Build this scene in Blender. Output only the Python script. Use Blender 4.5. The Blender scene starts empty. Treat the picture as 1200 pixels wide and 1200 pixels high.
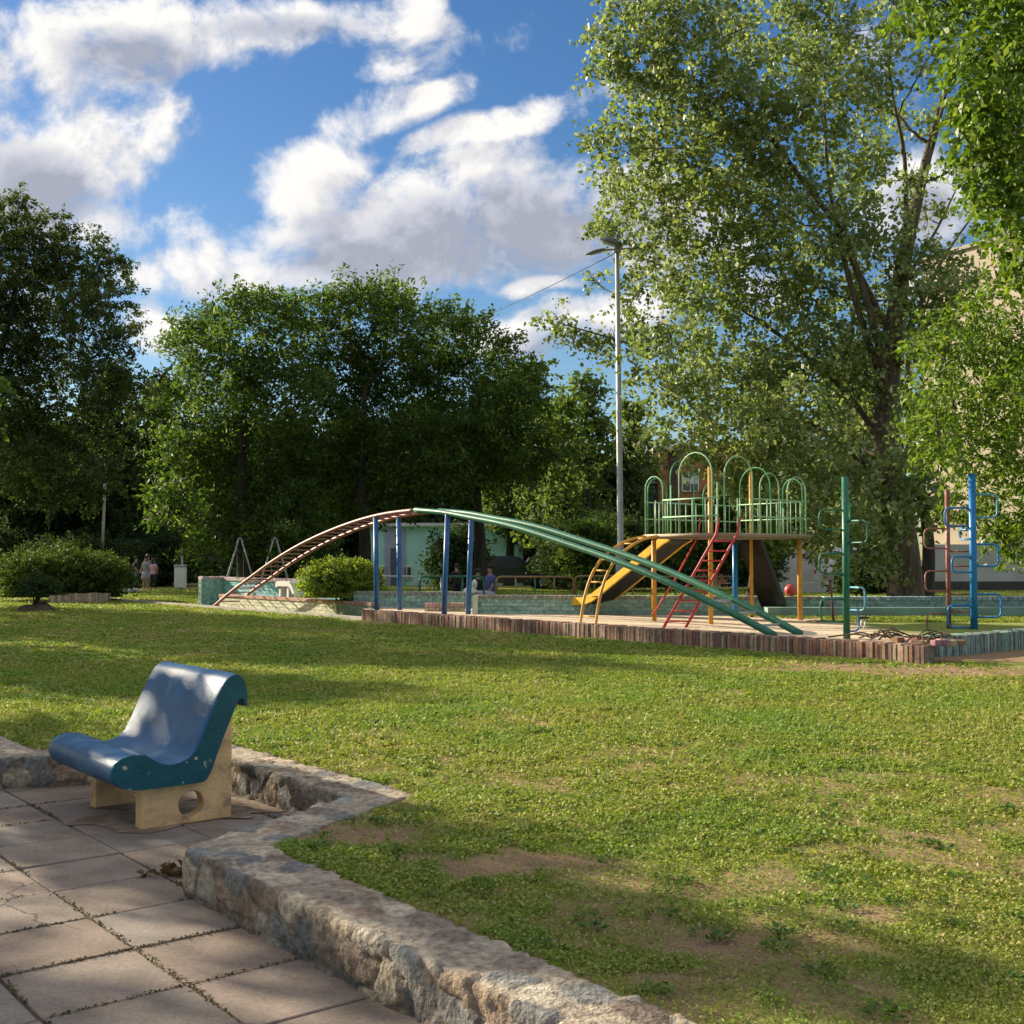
import bpy, bmesh, math, random
import numpy as np
from mathutils import Vector, Matrix
R = math.radians
rng = np.random.default_rng(7)
random.seed(7)
SC = bpy.context.scene
COL = SC.collection

# ------------------------------------------------------------------ camera geometry
F, HY, CH = 1380.0, 655.0, 1.55
CX = 600.0
def D(px, py, Y):                     # a point seen at (px,py) that stands Y metres away
    return (( px-CX)/F*Y, Y, CH + (HY-py)/F*Y)
def P(px, py, z):                     # a point on the level z
    Y = F*(CH-z)/(py-HY)
    return ((px-CX)/F*Y, Y, z)
CA, SA = math.cos(R(38.6)), math.sin(R(38.6))
def W(u, v, z=0.0):                   # the park's own grid: u across the paving, v along it
    return (CA*u - SA*v, SA*u + CA*v, z)
def toUV(x, y): return (CA*x+SA*y, -SA*x+CA*y)
LZ = 0.20                             # lawn level
PZ = 0.42                             # sand level

# ------------------------------------------------------------------ materials
def nodes_of(m):
    m.use_nodes = True
    nt = m.node_tree; nt.nodes.clear()
    return nt, nt.nodes, nt.links
def ramp(N, pts):
    r = N.new('ShaderNodeValToRGB'); e = r.color_ramp.elements
    while len(e) < len(pts): e.new(0.5)
    for i, (p, c) in enumerate(pts):
        e[i].position = p; e[i].color = (*c, 1) if len(c) == 3 else c
    return r
MATS = {}
def pm(name, col, rough=0.6, var=0.18, scale=4.0, bump=0.15, bscale=40, c2=None, thr=0.62, c2scale=9.0, spec=0.4,
       attr=None, metal=0.0, soft=0.04, stretch=None):
    m = bpy.data.materials.new(name); nt, N, L = nodes_of(m)
    out = N.new('ShaderNodeOutputMaterial'); b = N.new('ShaderNodeBsdfPrincipled')
    L.new(b.outputs[0], out.inputs[0])
    b.inputs['Roughness'].default_value = rough; b.inputs['Metallic'].default_value = metal
    b.inputs['Specular IOR Level'].default_value = spec
    tc = N.new('ShaderNodeTexCoord'); vec = tc.outputs['Object']
    if stretch:
        mp = N.new('ShaderNodeMapping'); mp.inputs['Scale'].default_value = stretch
        L.new(vec, mp.inputs['Vector']); vec = mp.outputs[0]
    n1 = N.new('ShaderNodeTexNoise'); n1.inputs['Scale'].default_value = scale; n1.inputs['Detail'].default_value = 6
    L.new(vec, n1.inputs['Vector'])
    mr = N.new('ShaderNodeMapRange'); mr.inputs['From Min'].default_value = .3; mr.inputs['From Max'].default_value = .7
    mr.inputs['To Min'].default_value = 1-var; mr.inputs['To Max'].default_value = 1+var
    L.new(n1.outputs['Fac'], mr.inputs['Value'])
    mul = N.new('ShaderNodeMix'); mul.data_type = 'RGBA'; mul.blend_type = 'MULTIPLY'; mul.inputs['Factor'].default_value = 1
    if attr:
        at = N.new('ShaderNodeAttribute'); at.attribute_name = attr; L.new(at.outputs['Color'], mul.inputs['A'])
    else: mul.inputs['A'].default_value = (*col, 1)
    L.new(mr.outputs[0], mul.inputs['B'])
    colout = mul.outputs['Result']
    if c2:
        n2 = N.new('ShaderNodeTexNoise'); n2.inputs['Scale'].default_value = c2scale; n2.inputs['Detail'].default_value = 8
        n2.inputs['Roughness'].default_value = .65
        L.new(vec, n2.inputs['Vector'])
        m2 = N.new('ShaderNodeMapRange'); m2.inputs['From Min'].default_value = thr; m2.inputs['From Max'].default_value = thr+soft
        L.new(n2.outputs['Fac'], m2.inputs['Value'])
        mx = N.new('ShaderNodeMix'); mx.data_type = 'RGBA'
        L.new(m2.outputs[0], mx.inputs['Factor']); L.new(colout, mx.inputs['A']); mx.inputs['B'].default_value = (*c2, 1)
        colout = mx.outputs['Result']
    L.new(colout, b.inputs['Base Color'])
    if bump:
        nb = N.new('ShaderNodeTexNoise'); nb.inputs['Scale'].default_value = bscale; nb.inputs['Detail'].default_value = 5
        L.new(vec, nb.inputs['Vector'])
        bp = N.new('ShaderNodeBump'); bp.inputs['Strength'].default_value = bump; bp.inputs['Distance'].default_value = .02
        L.new(nb.outputs['Fac'], bp.inputs['Height']); L.new(bp.outputs[0], b.inputs['Normal'])
    MATS[name] = m
    return m
def leaf_mat(name, cols, trans=0.35, rough=0.45, spec=0.35, tcol=None):
    m = bpy.data.materials.new(name); nt, N, L = nodes_of(m)
    out = N.new('ShaderNodeOutputMaterial'); b = N.new('ShaderNodeBsdfPrincipled')
    geo = N.new('ShaderNodeNewGeometry')
    n = len(cols); r = ramp(N, [(i/(n-1), c) for i, c in enumerate(cols)])
    L.new(geo.outputs['Random Per Island'], r.inputs[0])
    L.new(r.outputs[0], b.inputs['Base Color']); b.inputs['Roughness'].default_value = rough
    b.inputs['Specular IOR Level'].default_value = spec
    t = N.new('ShaderNodeBsdfTranslucent')
    hs = N.new('ShaderNodeMix'); hs.data_type = 'RGBA'; hs.blend_type = 'MULTIPLY'; hs.inputs['Factor'].default_value = 1
    L.new(r.outputs[0], hs.inputs['A']); hs.inputs['B'].default_value = (*(tcol or (1.8, 1.9, .7)), 1)
    L.new(hs.outputs['Result'], t.inputs['Color'])
    mx = N.new('ShaderNodeMixShader'); mx.inputs[0].default_value = trans
    L.new(b.outputs[0], mx.inputs[1]); L.new(t.outputs[0], mx.inputs[2]); L.new(mx.outputs[0], out.inputs[0])
    return m

M_bark = pm('bark', (.10, .075, .05), .9, .45, 3, .9, 9, stretch=(3, 3, .6), c2=(.19,.15,.10), thr=.58, c2scale=5)
M_barkd = pm('dark_bark', (.05, .04, .03), .9, .4, 3, .8, 9, stretch=(3, 3, .6))
M_poplar = leaf_mat('poplar_leaf', [(.09,.135,.042), (.15,.20,.07), (.22,.27,.11), (.33,.35,.19)], .40, .5, .4, (1.6,1.7,.8))
M_maple = leaf_mat('broad_leaf', [(.028,.055,.017), (.046,.085,.022), (.078,.125,.03), (.135,.19,.045)], .42, .6, .2)
M_left = leaf_mat('grey_leaf', [(.035,.058,.022), (.055,.083,.03), (.08,.11,.036), (.13,.16,.05)], .3, .65, .15)
M_near = leaf_mat('glossy_leaf', [(.06,.11,.014), (.10,.17,.02), (.14,.215,.028), (.22,.28,.06)], .34, .5, .35)
M_far = leaf_mat('far_leaf', [(.06,.10,.03), (.10,.15,.045), (.15,.19,.07)], .42, .6, .2)
M_dark = leaf_mat('evergreen_leaf', [(.035,.060,.026), (.052,.085,.034), (.075,.115,.042)], .2, .75, .1)
M_hedge = leaf_mat('hedge_leaf', [(.04,.068,.016), (.065,.10,.022), (.12,.165,.035)], .3, .65, .2)
M_bush = leaf_mat('sunny_leaf', [(.10,.145,.025), (.16,.22,.035), (.26,.31,.065)], .45, .6, .25)
M_grass = leaf_mat('clover_leaf', [(.13,.20,.026), (.19,.275,.038), (.26,.335,.055), (.33,.36,.09), (.40,.36,.16)], .28, .6, .22, (1.4,1.5,.7))
M_vcol = pm('painted_brick', (1,1,1), .85, .3, 14, .5, 60, attr='Col')
M_stone = pm('stone', (1,1,1), .9, .45, 30, .7, 60, attr='Col', c2=(.10,.085,.065), thr=.62, c2scale=14, soft=.12)
M_pave = pm('paving_slab', (1,1,1), .85, .22, 4, .10, 90, attr='Col', c2=(.16,.12,.095), thr=.47, c2scale=2.6, soft=.3)
M_soil = pm('soil', (.12,.085,.06), .95, .3, 9, .7, 45)
M_conc = pm('concrete', (.42,.39,.33), .85, .2, 3, .3, 40, c2=(.22,.2,.17), thr=.58, soft=.2)
M_cream = pm('cream_paint', (.82,.52,.24), .6, .22, 5, .4, 50, c2=(.34,.22,.12), thr=.50, c2scale=6, soft=.2)
M_blue = pm('blue_gloss_paint', (.006,.092,.225), .38, .28, 7, .22, 110, c2=(.12,.27,.33), thr=.55, c2scale=3.6, soft=.18, spec=.4)
M_teal = pm('teal_paint', (.006,.085,.115), .4, .18, 8, .15, 60, c2=(.50,.45,.30), thr=.64, c2scale=15, soft=.02)
M_tred = pm('worn_red_tube', (.30,.11,.085), .5, .25, 12, .1, 60, c2=(.42,.32,.27), thr=.55, c2scale=10, soft=.1)
M_tgreen = pm('dark_green_tube', (.02,.15,.085), .42, .22, 10, .1, 60, c2=(.10,.22,.16), thr=.6, c2scale=8, soft=.1)
M_tblue = pm('blue_tube', (.03,.13,.34), .4, .2, 9, .1, 60, c2=(.10,.22,.40), thr=.6, soft=.1)
M_tblue2 = pm('bright_blue_tube', (.02,.20,.50), .38, .15, 9, .1, 60)
M_tcyan = pm('light_blue_tube', (.12,.36,.46), .4, .15, 9, .1, 60)
M_tyel = pm('yellow_tube', (.58,.30,.045), .45, .2, 9, .1, 60, c2=(.45,.33,.2), thr=.6, soft=.1)
M_syel = pm('yellow_slide_paint', (.85,.50,.04), .4, .15, 6, .1, 40, c2=(.5,.34,.12), thr=.6, soft=.1)
M_tpale = pm('pale_green_tube', (.30,.52,.30), .45, .2, 9, .1, 60, c2=(.42,.50,.36), thr=.6, soft=.1)
M_mgreen = pm('mid_green_tube', (.06,.30,.12), .45, .2, 9, .1, 60)
M_lred = pm('red_ladder_paint', (.50,.045,.05), .42, .2, 9, .1, 60)
M_ochre = pm('ochre_tube', (.28,.17,.08), .5, .25, 9, .1, 60)
M_deckf = pm('weathered_frame', (.30,.25,.17), .6)
M_metal = pm('shade_toned_metal', (.03,.028,.026), .45, .3, 5, .1, 30, metal=.4)  # dark tone carries the shade on the underside of the metal slide
M_deck = pm('deck_board', (.20,.17,.12), .7, .3, 6, .2, 30)
M_galv = pm('galvanised_steel', (.42,.43,.43), .5, .15, 4, .08, 40, metal=.35)
M_lampg = pm('lamp_housing', (.17,.18,.17), .5, .2, 6, .05, 30)
M_lens = pm('lamp_lens', (.55,.55,.5), .2, .1, 5, 0)
M_turq = pm('turquoise_wall', (.46,.80,.72), .85, .12, 1.2, .1, 30, c2=(.36,.66,.60), thr=.6, c2scale=1.2, soft=.3)
M_lilac = pm('lilac_wall', (.42,.42,.55), .85, .12, 1.2, .1, 30)
M_white = pm('white_paint', (.72,.72,.68), .6, .1, 4, .1, 30, c2=(.45,.43,.38), thr=.62, soft=.2)
M_glass = pm('dark_glass', (.02,.025,.03), .12, .1, 2, 0, spec=.8)
M_beige = pm('beige_render', (.50,.42,.32), .9, .1, .5, .2, 12, c2=(.40,.33,.26), thr=.58, c2scale=.5, soft=.3)
M_orange = pm('orange_brick', (.42,.19,.09), .9, .2, 6, .3, 40)
M_shadew = pm('grey_render', (.44,.43,.40), .9, .12, 1, .2, 20)
M_sand = None
M_skin = pm('skin', (.40,.24,.17), .6, .05, 5, 0)
M_hair = pm('hair', (.025,.018,.014), .6, .2, 9, .1, 40)
M_rubber = pm('rubber', (.02,.02,.02), .8, .2, 9, .1, 40)
def cloth(n, c): return pm(n, c, .85, .12, 14, .15, 60)
M_cpink, M_cblack, M_cgrey, M_cblue = cloth('pink_cloth', (.55,.34,.42)), cloth('black_cloth', (.02,.02,.025)), cloth('grey_cloth', (.3,.3,.32)), cloth('blue_cloth', (.09,.11,.26))
M_cwhite = cloth('white_cloth', (.6,.6,.6)); M_cskirt = cloth('lilac_cloth', (.42,.40,.52)); M_cjean = cloth('denim', (.10,.13,.2))
M_carw = pm('white_car_paint', (.7,.7,.7), .25, .04, 2, 0, spec=.6); M_card = pm('dark_car_paint', (.03,.035,.045), .25, .1, 2, 0, spec=.6)
M_redp = pm('red_plastic', (.6,.07,.06), .4, .1, 6, .05, 30, c2=(.65,.35,.33), thr=.52, c2scale=5, soft=.1)
M_redlamp = pm('red_lens', (.5,.02,.02), .2, .1, 6, 0)
M_dry = leaf_mat('dry_leaf', [(.12,.07,.035), (.20,.12,.06), (.28,.19,.10)], .2, .8, .1, (1,1,1))

# ------------------------------------------------------------------ mesh helpers
def mk(name, V, Fc, mat=None, parent=None, smooth=False, cols=None, mi=None):
    me = bpy.data.meshes.new(name)
    V = np.asarray(V, dtype=np.float32)
    if isinstance(Fc, np.ndarray) and Fc.ndim == 2:
        nf, k = Fc.shape
        me.vertices.add(len(V)); me.vertices.foreach_set('co', V.ravel())
        me.loops.add(nf*k); me.loops.foreach_set('vertex_index', Fc.astype(np.int32).ravel())
        me.polygons.add(nf)
        me.polygons.foreach_set('loop_start', np.arange(0, nf*k, k, dtype=np.int32))
        me.polygons.foreach_set('loop_total', np.full(nf, k, dtype=np.int32))
        me.update(calc_edges=True)
    else:
        me.from_pydata([tuple(map(float, v)) for v in V], [], [tuple(int(i) for i in f) for f in Fc]); me.update()
    ms = mat if isinstance(mat, (list, tuple)) else [mat]
    for m in ms:
        if m: me.materials.append(m)
    if mi is not None: me.polygons.foreach_set('material_index', np.asarray(mi, dtype=np.int32))
    if smooth: me.polygons.foreach_set('use_smooth', np.ones(len(me.polygons), dtype=bool))
    if cols is not None:
        a = me.color_attributes.new('Col', 'FLOAT_COLOR', 'POINT')
        c = np.ones((len(V), 4), dtype=np.float32); c[:, :3] = np.asarray(cols)
        a.data.foreach_set('color', c.ravel())
    o = bpy.data.objects.new(name, me); COL.objects.link(o)
    if parent: o.parent = parent
    return o
def tag(o, label=None, cat=None, group=None, kind=None):
    if label: o['label'] = label
    if cat: o['category'] = cat
    if group: o['group'] = group
    if kind: o['kind'] = kind
    return o
def thing(name, label, cat, loc=(0, 0, 0), rz=0, group=None):
    o = bpy.data.objects.new(name, None); COL.objects.link(o); o.empty_display_size = .1
    o.location = loc; o.rotation_euler = (0, 0, rz)
    return tag(o, label, cat, group)
def copy_tree(o, parent=None):
    c = o.copy(); COL.objects.link(c); c.parent = parent
    for ch in [k for k in bpy.data.objects if k.parent == o]: copy_tree(ch, c)
    return c
def smoothline(pts, n=6):
    pts = [Vector(p) for p in pts]; out = []
    for i in range(len(pts)-1):
        p0 = pts[max(i-1, 0)]; p1 = pts[i]; p2 = pts[i+1]; p3 = pts[min(i+2, len(pts)-1)]
        for k in range(n):
            t = k/n
            out.append(.5*((2*p1)+(p2-p0)*t+(2*p0-5*p1+4*p2-p3)*t*t+(3*p1-p0-3*p2+p3)*t**3))
    out.append(pts[-1]); return out
class MB:
    def __init__(s): s.V = []; s.F = []; s.C = []; s.c = (1, 1, 1); s.MI = []; s.m = 0
    def add(s, V, Fc):
        o = len(s.V); s.V += [tuple(v) for v in V]; s.F += [tuple(i+o for i in f) for f in Fc]
        s.C += [s.c]*len(V); s.MI += [s.m]*len(Fc); return s
    def tube(s, pts, r, n=8, caps=True):
        pts = [Vector(p) for p in pts]; rs = r if isinstance(r, (list, tuple, np.ndarray)) else [r]*len(pts)
        V = []; Fc = []; up = None
        for i, p in enumerate(pts):
            t = (pts[min(i+1, len(pts)-1)]-pts[max(i-1, 0)])
            if t.length < 1e-9: t = Vector((0, 0, 1))
            t.normalize()
            if up is None:
                up = t.orthogonal().normalized()
            else:
                up = (up-t*up.dot(t))
                up = up.normalized() if up.length > 1e-6 else t.orthogonal().normalized()
            b = t.cross(up)
            for k in range(n):
                a = 2*math.pi*k/n
                V.append(p+(up*math.cos(a)+b*math.sin(a))*float(rs[i]))
        for i in range(len(pts)-1):
            for k in range(n):
                k2 = (k+1) % n
                Fc.append((i*n+k, i*n+k2, (i+1)*n+k2, (i+1)*n+k))
        if caps:
            Fc.append(tuple(range(n-1, -1, -1))); Fc.append(tuple((len(pts)-1)*n+k for k in range(n)))
        return s.add(V, Fc)
    def box(s, c, size, rz=0, bevel=0.0, top=None):
        x, y, z = [a/2 for a in size]; ca, sa = math.cos(rz), math.sin(rz)
        b = bevel
        if b <= 0:
            V = [(i*x, j*y, k*z) for k in (-1, 1) for i, j in ((-1,-1),(1,-1),(1,1),(-1,1))]
            Fc = [(3,2,1,0),(4,5,6,7),(0,1,5,4),(1,2,6,5),(2,3,7,6),(3,0,4,7)]
        else:
            V = []
            for k, zz, e in ((0,-z,0),(1,z-b,0),(2,z,b)):
                V += [(i*(x-e), j*(y-e), zz) for i, j in ((-1,-1),(1,-1),(1,1),(-1,1))]
            Fc = [(3,2,1,0),(8,9,10,11)]
            for l in (0,4):
                for q in range(4):
                    q2 = (q+1) % 4; Fc.append((l+q, l+q2, l+4+q2, l+4+q))
        V = [(c[0]+a*ca-b_*sa, c[1]+a*sa+b_*ca, c[2]+d) for a, b_, d in V]
        return s.add(V, Fc)
    def slab(s, a, b, z0, z1, w, off=0.0):     # a wall between two ground points, thickness w
        a = Vector((a[0], a[1], 0)); b = Vector((b[0], b[1], 0)); t = (b-a).normalized(); n = Vector((-t.y, t.x, 0))
        q = [a+n*(off-w/2), b+n*(off-w/2), b+n*(off+w/2), a+n*(off+w/2)]
        V = [(p.x, p.y, z0) for p in q]+[(p.x, p.y, z1) for p in q]
        return s.add(V, [(3,2,1,0),(4,5,6,7),(0,1,5,4),(1,2,6,5),(2,3,7,6),(3,0,4,7)])
    def ball(s, c, r, nu=14, nv=9, f=None):
        V = []; Fc = []; rr = r if isinstance(r, (tuple, list)) else (r, r, r)
        for j in range(nv+1):
            th = math.pi*j/nv
            for i in range(nu):
                ph = 2*math.pi*i/nu
                d = (math.sin(th)*math.cos(ph), math.sin(th)*math.sin(ph), math.cos(th))
                k = f(d) if f else 1
                V.append((c[0]+d[0]*rr[0]*k, c[1]+d[1]*rr[1]*k, c[2]+d[2]*rr[2]*k))
        for j in range(nv):
            for i in range(nu):
                i2 = (i+1) % nu
                Fc.append((j*nu+i, (j+1)*nu+i, (j+1)*nu+i2, j*nu+i2))
        return s.add(V, Fc)
    def prism(s, prof, y0, y1, fn):            # closed profile (a,b) swept along t, mapped by fn(a, t, b)
        n = len(prof)
        V = [fn(a, y0, b) for a, b in prof]+[fn(a, y1, b) for a, b in prof]
        Fc = [(i, (i+1) % n, n+(i+1) % n, n+i) for i in range(n)]
        Fc += [tuple(range(n-1, -1, -1)), tuple(range(n, 2*n))]
        return s.add(V, Fc)
    def build(s, name, mat, parent=None, smooth=False, cols=False):
        return mk(name, s.V, s.F, mat, parent, smooth, cols=s.C if cols else None, mi=s.MI if isinstance(mat, (list, tuple)) else None)

# ------------------------------------------------------------------ numpy noise
def _h(ix, iy, iz, seed):
    n = (ix.astype(np.int64)*374761393 + iy.astype(np.int64)*668265263 + iz.astype(np.int64)*2147483647 + seed*974634777) & 0xffffffff
    n = ((n ^ (n >> 13))*1274126177) & 0xffffffff
    return ((n ^ (n >> 16)) & 0xffff)/65535.0
def vnoise(x, y, z=None, seed=0):
    x = np.asarray(x, float); y = np.asarray(y, float); z = np.zeros_like(x) if z is None else np.asarray(z, float)
    ix, iy, iz = np.floor(x), np.floor(y), np.floor(z); fx, fy, fz = x-ix, y-iy, z-iz
    fx, fy, fz = [t*t*(3-2*t) for t in (fx, fy, fz)]
    r = 0
    for a in (0, 1):
        for b in (0, 1):
            for c in (0, 1):
                w = (fx if a else 1-fx)*(fy if b else 1-fy)*(fz if c else 1-fz)
                r = r+w*_h(ix+a, iy+b, iz+c, seed)
    return r
def fbm(x, y, z=None, oct=4, seed=0):
    r = 0; a = 1; tot = 0
    for o in range(oct):
        k = 2.0**o
        r = r+a*vnoise(x*k, y*k, None if z is None else z*k, seed+o); tot += a; a *= .5
    return r/tot
def sstep(a, b, x):
    t = np.clip((x-a)/(b-a), 0, 1); return t*t*(3-2*t)

# ------------------------------------------------------------------ world: sky and clouds
SUN_AZ = Vector((-.82, .57)).normalized(); SUN_EL = 21.5
def build_world():
    w = bpy.data.worlds.new('World'); SC.world = w; w.use_nodes = True
    nt = w.node_tree; N, L = nt.nodes, nt.links; N.clear()
    out = N.new('ShaderNodeOutputWorld'); bg = N.new('ShaderNodeBackground'); bg.inputs['Strength'].default_value = .09
    L.new(bg.outputs[0], out.inputs[0])
    sky = N.new('ShaderNodeTexSky'); sky.sky_type = 'NISHITA'; sky.sun_disc = False
    sky.sun_elevation = R(SUN_EL); sky.sun_rotation = math.atan2(SUN_AZ.x, SUN_AZ.y)
    sky.air_density = 1.15; sky.dust_density = .35; sky.ozone_density = 3.0; sky.altitude = 300
    tc = N.new('ShaderNodeTexCoord'); sep = N.new('ShaderNodeSeparateXYZ'); L.new(tc.outputs['Generated'], sep.inputs[0])
    def math_(op, a, b=None, c=None, clamp=False):
        m = N.new('ShaderNodeMath'); m.operation = op; m.use_clamp = clamp
        for i, q in enumerate((a, b, c)):
            if q is None: continue
            if isinstance(q, (int, float)): m.inputs[i].default_value = q
            else: L.new(q, m.inputs[i])
        return m.outputs[0]
    dy = math_('MAXIMUM', math_('ABSOLUTE', sep.outputs['Y']), .12)
    X = math_('DIVIDE', sep.outputs['X'], dy); Z = math_('DIVIDE', sep.outputs['Z'], dy)
    comb = N.new('ShaderNodeCombineXYZ'); L.new(X, comb.inputs[0]); L.new(Z, comb.inputs[1])
    blobs = [(460,275,250,66,-4),(290,318,150,42,0),(650,250,150,72,-8),(360,205,78,46,-20),(540,215,120,44,-10),
             (590,140,120,30,-22),(470,105,75,34,-25),(470,25,55,62,30),(330,12,170,30,0),(180,18,160,48,0),
             (90,60,110,60,10),(130,140,85,80,-20),(20,195,95,55,10),(110,255,90,42,5),(185,395,52,34,0),
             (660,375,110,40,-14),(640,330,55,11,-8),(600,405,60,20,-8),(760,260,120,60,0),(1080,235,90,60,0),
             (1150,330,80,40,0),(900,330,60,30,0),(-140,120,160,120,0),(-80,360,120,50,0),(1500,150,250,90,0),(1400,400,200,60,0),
             (-600,200,300,90,0),(560,-240,400,110,0),(100,-420,320,120,0),(1200,-300,300,120,0),(600,-1500,5000,1150,0),(600,-7000,30000,4800,0)]  # last two: unseen overhead cloud banks added to raise the fill light
    def vm(op, a, b):
        m = N.new('ShaderNodeVectorMath'); m.operation = op
        for i, q in enumerate((a, b)):
            if q is None: continue
            if isinstance(q, tuple): m.inputs[i].default_value = q
            else: L.new(q, m.inputs[i])
        return m
    def dens(p):
        nz = N.new('ShaderNodeTexNoise'); nz.inputs['Scale'].default_value = 7; nz.inputs['Detail'].default_value = 2
        L.new(p, nz.inputs['Vector'])
        wv = vm('MULTIPLY', vm('SUBTRACT', nz.outputs['Color'], (.5,.5,.5)).outputs[0], (.11,.07,0)).outputs[0]
        q = vm('ADD', p, wv).outputs[0]
        acc = None
        for (bx, by, rx, ry, ang) in blobs:
            mp = N.new('ShaderNodeMapping'); mp.vector_type = 'TEXTURE'
            mp.inputs['Location'].default_value = ((bx-CX)/F, (HY-by)/F, 0)
            mp.inputs['Rotation'].default_value = (0, 0, -R(ang))
            mp.inputs['Scale'].default_value = (rx/F, ry/F, 1)
            L.new(q, mp.inputs['Vector'])
            d = vm('DOT_PRODUCT', mp.outputs[0], mp.outputs[0]).outputs['Value']
            e = math_('SUBTRACT', 1.15, d)
            acc = e if acc is None else math_('SMOOTH_MAX', acc, e, .35)
        acc = math_('MINIMUM', math_('MAXIMUM', acc, -2.2), .95)
        n2 = N.new('ShaderNodeTexNoise'); n2.inputs['Scale'].default_value = 10.5; n2.inputs['Detail'].default_value = 12
        n2.inputs['Roughness'].default_value = .62; L.new(p, n2.inputs['Vector'])
        n2.inputs['Distortion'].default_value = .25
        t = math_('MULTIPLY', math_('SUBTRACT', n2.outputs['Fac'], .492), 6.2)
        return math_('ADD', acc, t), t, acc
    p0 = comb.outputs[0]
    d0, t0, a0 = dens(p0)
    p1 = vm('ADD', p0, (-.018, .022, 0)).outputs[0]
    d1, t1, a1 = dens(p1)
    def mrange(v, a, b, c=0, d=1, smooth=True):
        m = N.new('ShaderNodeMapRange'); m.interpolation_type = 'SMOOTHSTEP' if smooth else 'LINEAR'
        m.inputs['From Min'].default_value = a; m.inputs['From Max'].default_value = b
        m.inputs['To Min'].default_value = c; m.inputs['To Max'].default_value = d
        L.new(v, m.inputs['Value']); return m.outputs[0]
    alpha = mrange(d0, -.25, 1.1)
    gacc = None
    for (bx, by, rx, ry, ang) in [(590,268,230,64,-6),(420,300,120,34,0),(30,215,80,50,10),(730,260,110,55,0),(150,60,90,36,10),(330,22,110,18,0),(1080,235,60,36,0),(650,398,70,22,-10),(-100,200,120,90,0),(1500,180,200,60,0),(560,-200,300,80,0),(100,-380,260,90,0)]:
        mp = N.new('ShaderNodeMapping'); mp.vector_type = 'TEXTURE'
        mp.inputs['Location'].default_value = ((bx-CX)/F, (HY-by)/F, 0); mp.inputs['Rotation'].default_value = (0, 0, -R(ang)); mp.inputs['Scale'].default_value = (rx/F, ry/F, 1)
        L.new(p0, mp.inputs['Vector']); e = math_('SUBTRACT', 1.0, vm('DOT_PRODUCT', mp.outputs[0], mp.outputs[0]).outputs['Value'])
        gacc = e if gacc is None else math_('SMOOTH_MAX', gacc, e, .3)
    thick = mrange(math_('ADD', gacc, math_('MULTIPLY', t0, .45)), -.5, 1.5)
    edge = mrange(d0, .2, 2.2)
    rel = mrange(math_('SUBTRACT', d0, d1), -.9, .9)
    lit = math_('SUBTRACT', math_('ADD', .45, math_('MULTIPLY', rel, .62)), math_('ADD', math_('MULTIPLY', thick, .92), math_('MULTIPLY', edge, .12)), clamp=True)
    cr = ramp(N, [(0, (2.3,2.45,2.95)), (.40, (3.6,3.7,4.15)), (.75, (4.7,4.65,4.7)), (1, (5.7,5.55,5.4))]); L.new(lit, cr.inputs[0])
    hs = N.new('ShaderNodeHueSaturation'); hs.inputs['Saturation'].default_value = 1.25; hs.inputs['Value'].default_value = .66; hs.inputs['Hue'].default_value = .508
    L.new(sky.outputs[0], hs.inputs['Color'])
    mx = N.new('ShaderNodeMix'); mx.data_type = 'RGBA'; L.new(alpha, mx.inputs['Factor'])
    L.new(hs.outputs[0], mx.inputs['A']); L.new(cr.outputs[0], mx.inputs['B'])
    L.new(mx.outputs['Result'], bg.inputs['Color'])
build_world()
sd = bpy.data.lights.new('sun', 'SUN'); sd.energy = 5.0; sd.angle = R(.6); sd.color = (1, .87, .66)
so = bpy.data.objects.new('sun', sd); COL.objects.link(so)
to_sun = Vector((SUN_AZ.x*math.cos(R(SUN_EL)), SUN_AZ.y*math.cos(R(SUN_EL)), math.sin(R(SUN_EL))))
so.rotation_euler = to_sun.to_track_quat('Z', 'Y').to_euler()

cam = bpy.data.cameras.new('camera'); co = bpy.data.objects.new('camera', cam); COL.objects.link(co)
cam.sensor_width = 36; cam.lens = F/1200*36; cam.clip_end = 4000; cam.clip_start = .05
co.location = (0, 0, CH); co.rotation_euler = (R(90)+math.atan((HY-600)/F), 0, 0)
SC.camera = co
SC.view_settings.view_transform = 'Standard'; SC.view_settings.look = 'None'; SC.view_settings.gamma = 1
SC.view_settings.exposure = 1.0
SC.cycles.max_bounces = 6; SC.cycles.transparent_max_bounces = 4; SC.cycles.caustics_reflective = False; SC.cycles.caustics_refractive = False

# ------------------------------------------------------------------ retaining wall line (u,v of the paving)
def xy(p): return Vector((p[0], p[1]))
C1 = xy((-1.51, 5.51)); C2 = xy((-.925, 6.72)); C3 = xy((-2.23, 8.34)); C4 = xy((-3.47, 7.98))
vdir = Vector((-SA, CA)); udir = Vector((CA, SA))
WL = [C1-vdir*7.5, C1, C2, C3, C4, C4+vdir*7]      # front (paving side) top edge of the wall
WW = .31
def off_line(line, w):                               # mitred offset towards the lawn
    out = []
    for i, p in enumerate(line):
        ds = []
        if i > 0: ds.append((line[i]-line[i-1]).normalized())
        if i < len(line)-1: ds.append((line[i+1]-line[i]).normalized())
        ns = [Vector((d.y, -d.x)) for d in ds]
        ns = [n if True else n for n in ns]
        if len(ns) == 1: out.append(p+ns[0]*w)
        else:
            m = (ns[0]+ns[1]).normalized(); out.append(p+m*(w/max(.3, m.dot(ns[0]))))
    return out
test = off_line(WL, 1)[0]-WL[0]
SGN = 1 if test.dot(udir) > 0 else -1
def offw(w): return off_line(WL, SGN*w)
MIDL = offw(WW*.86)
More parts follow.
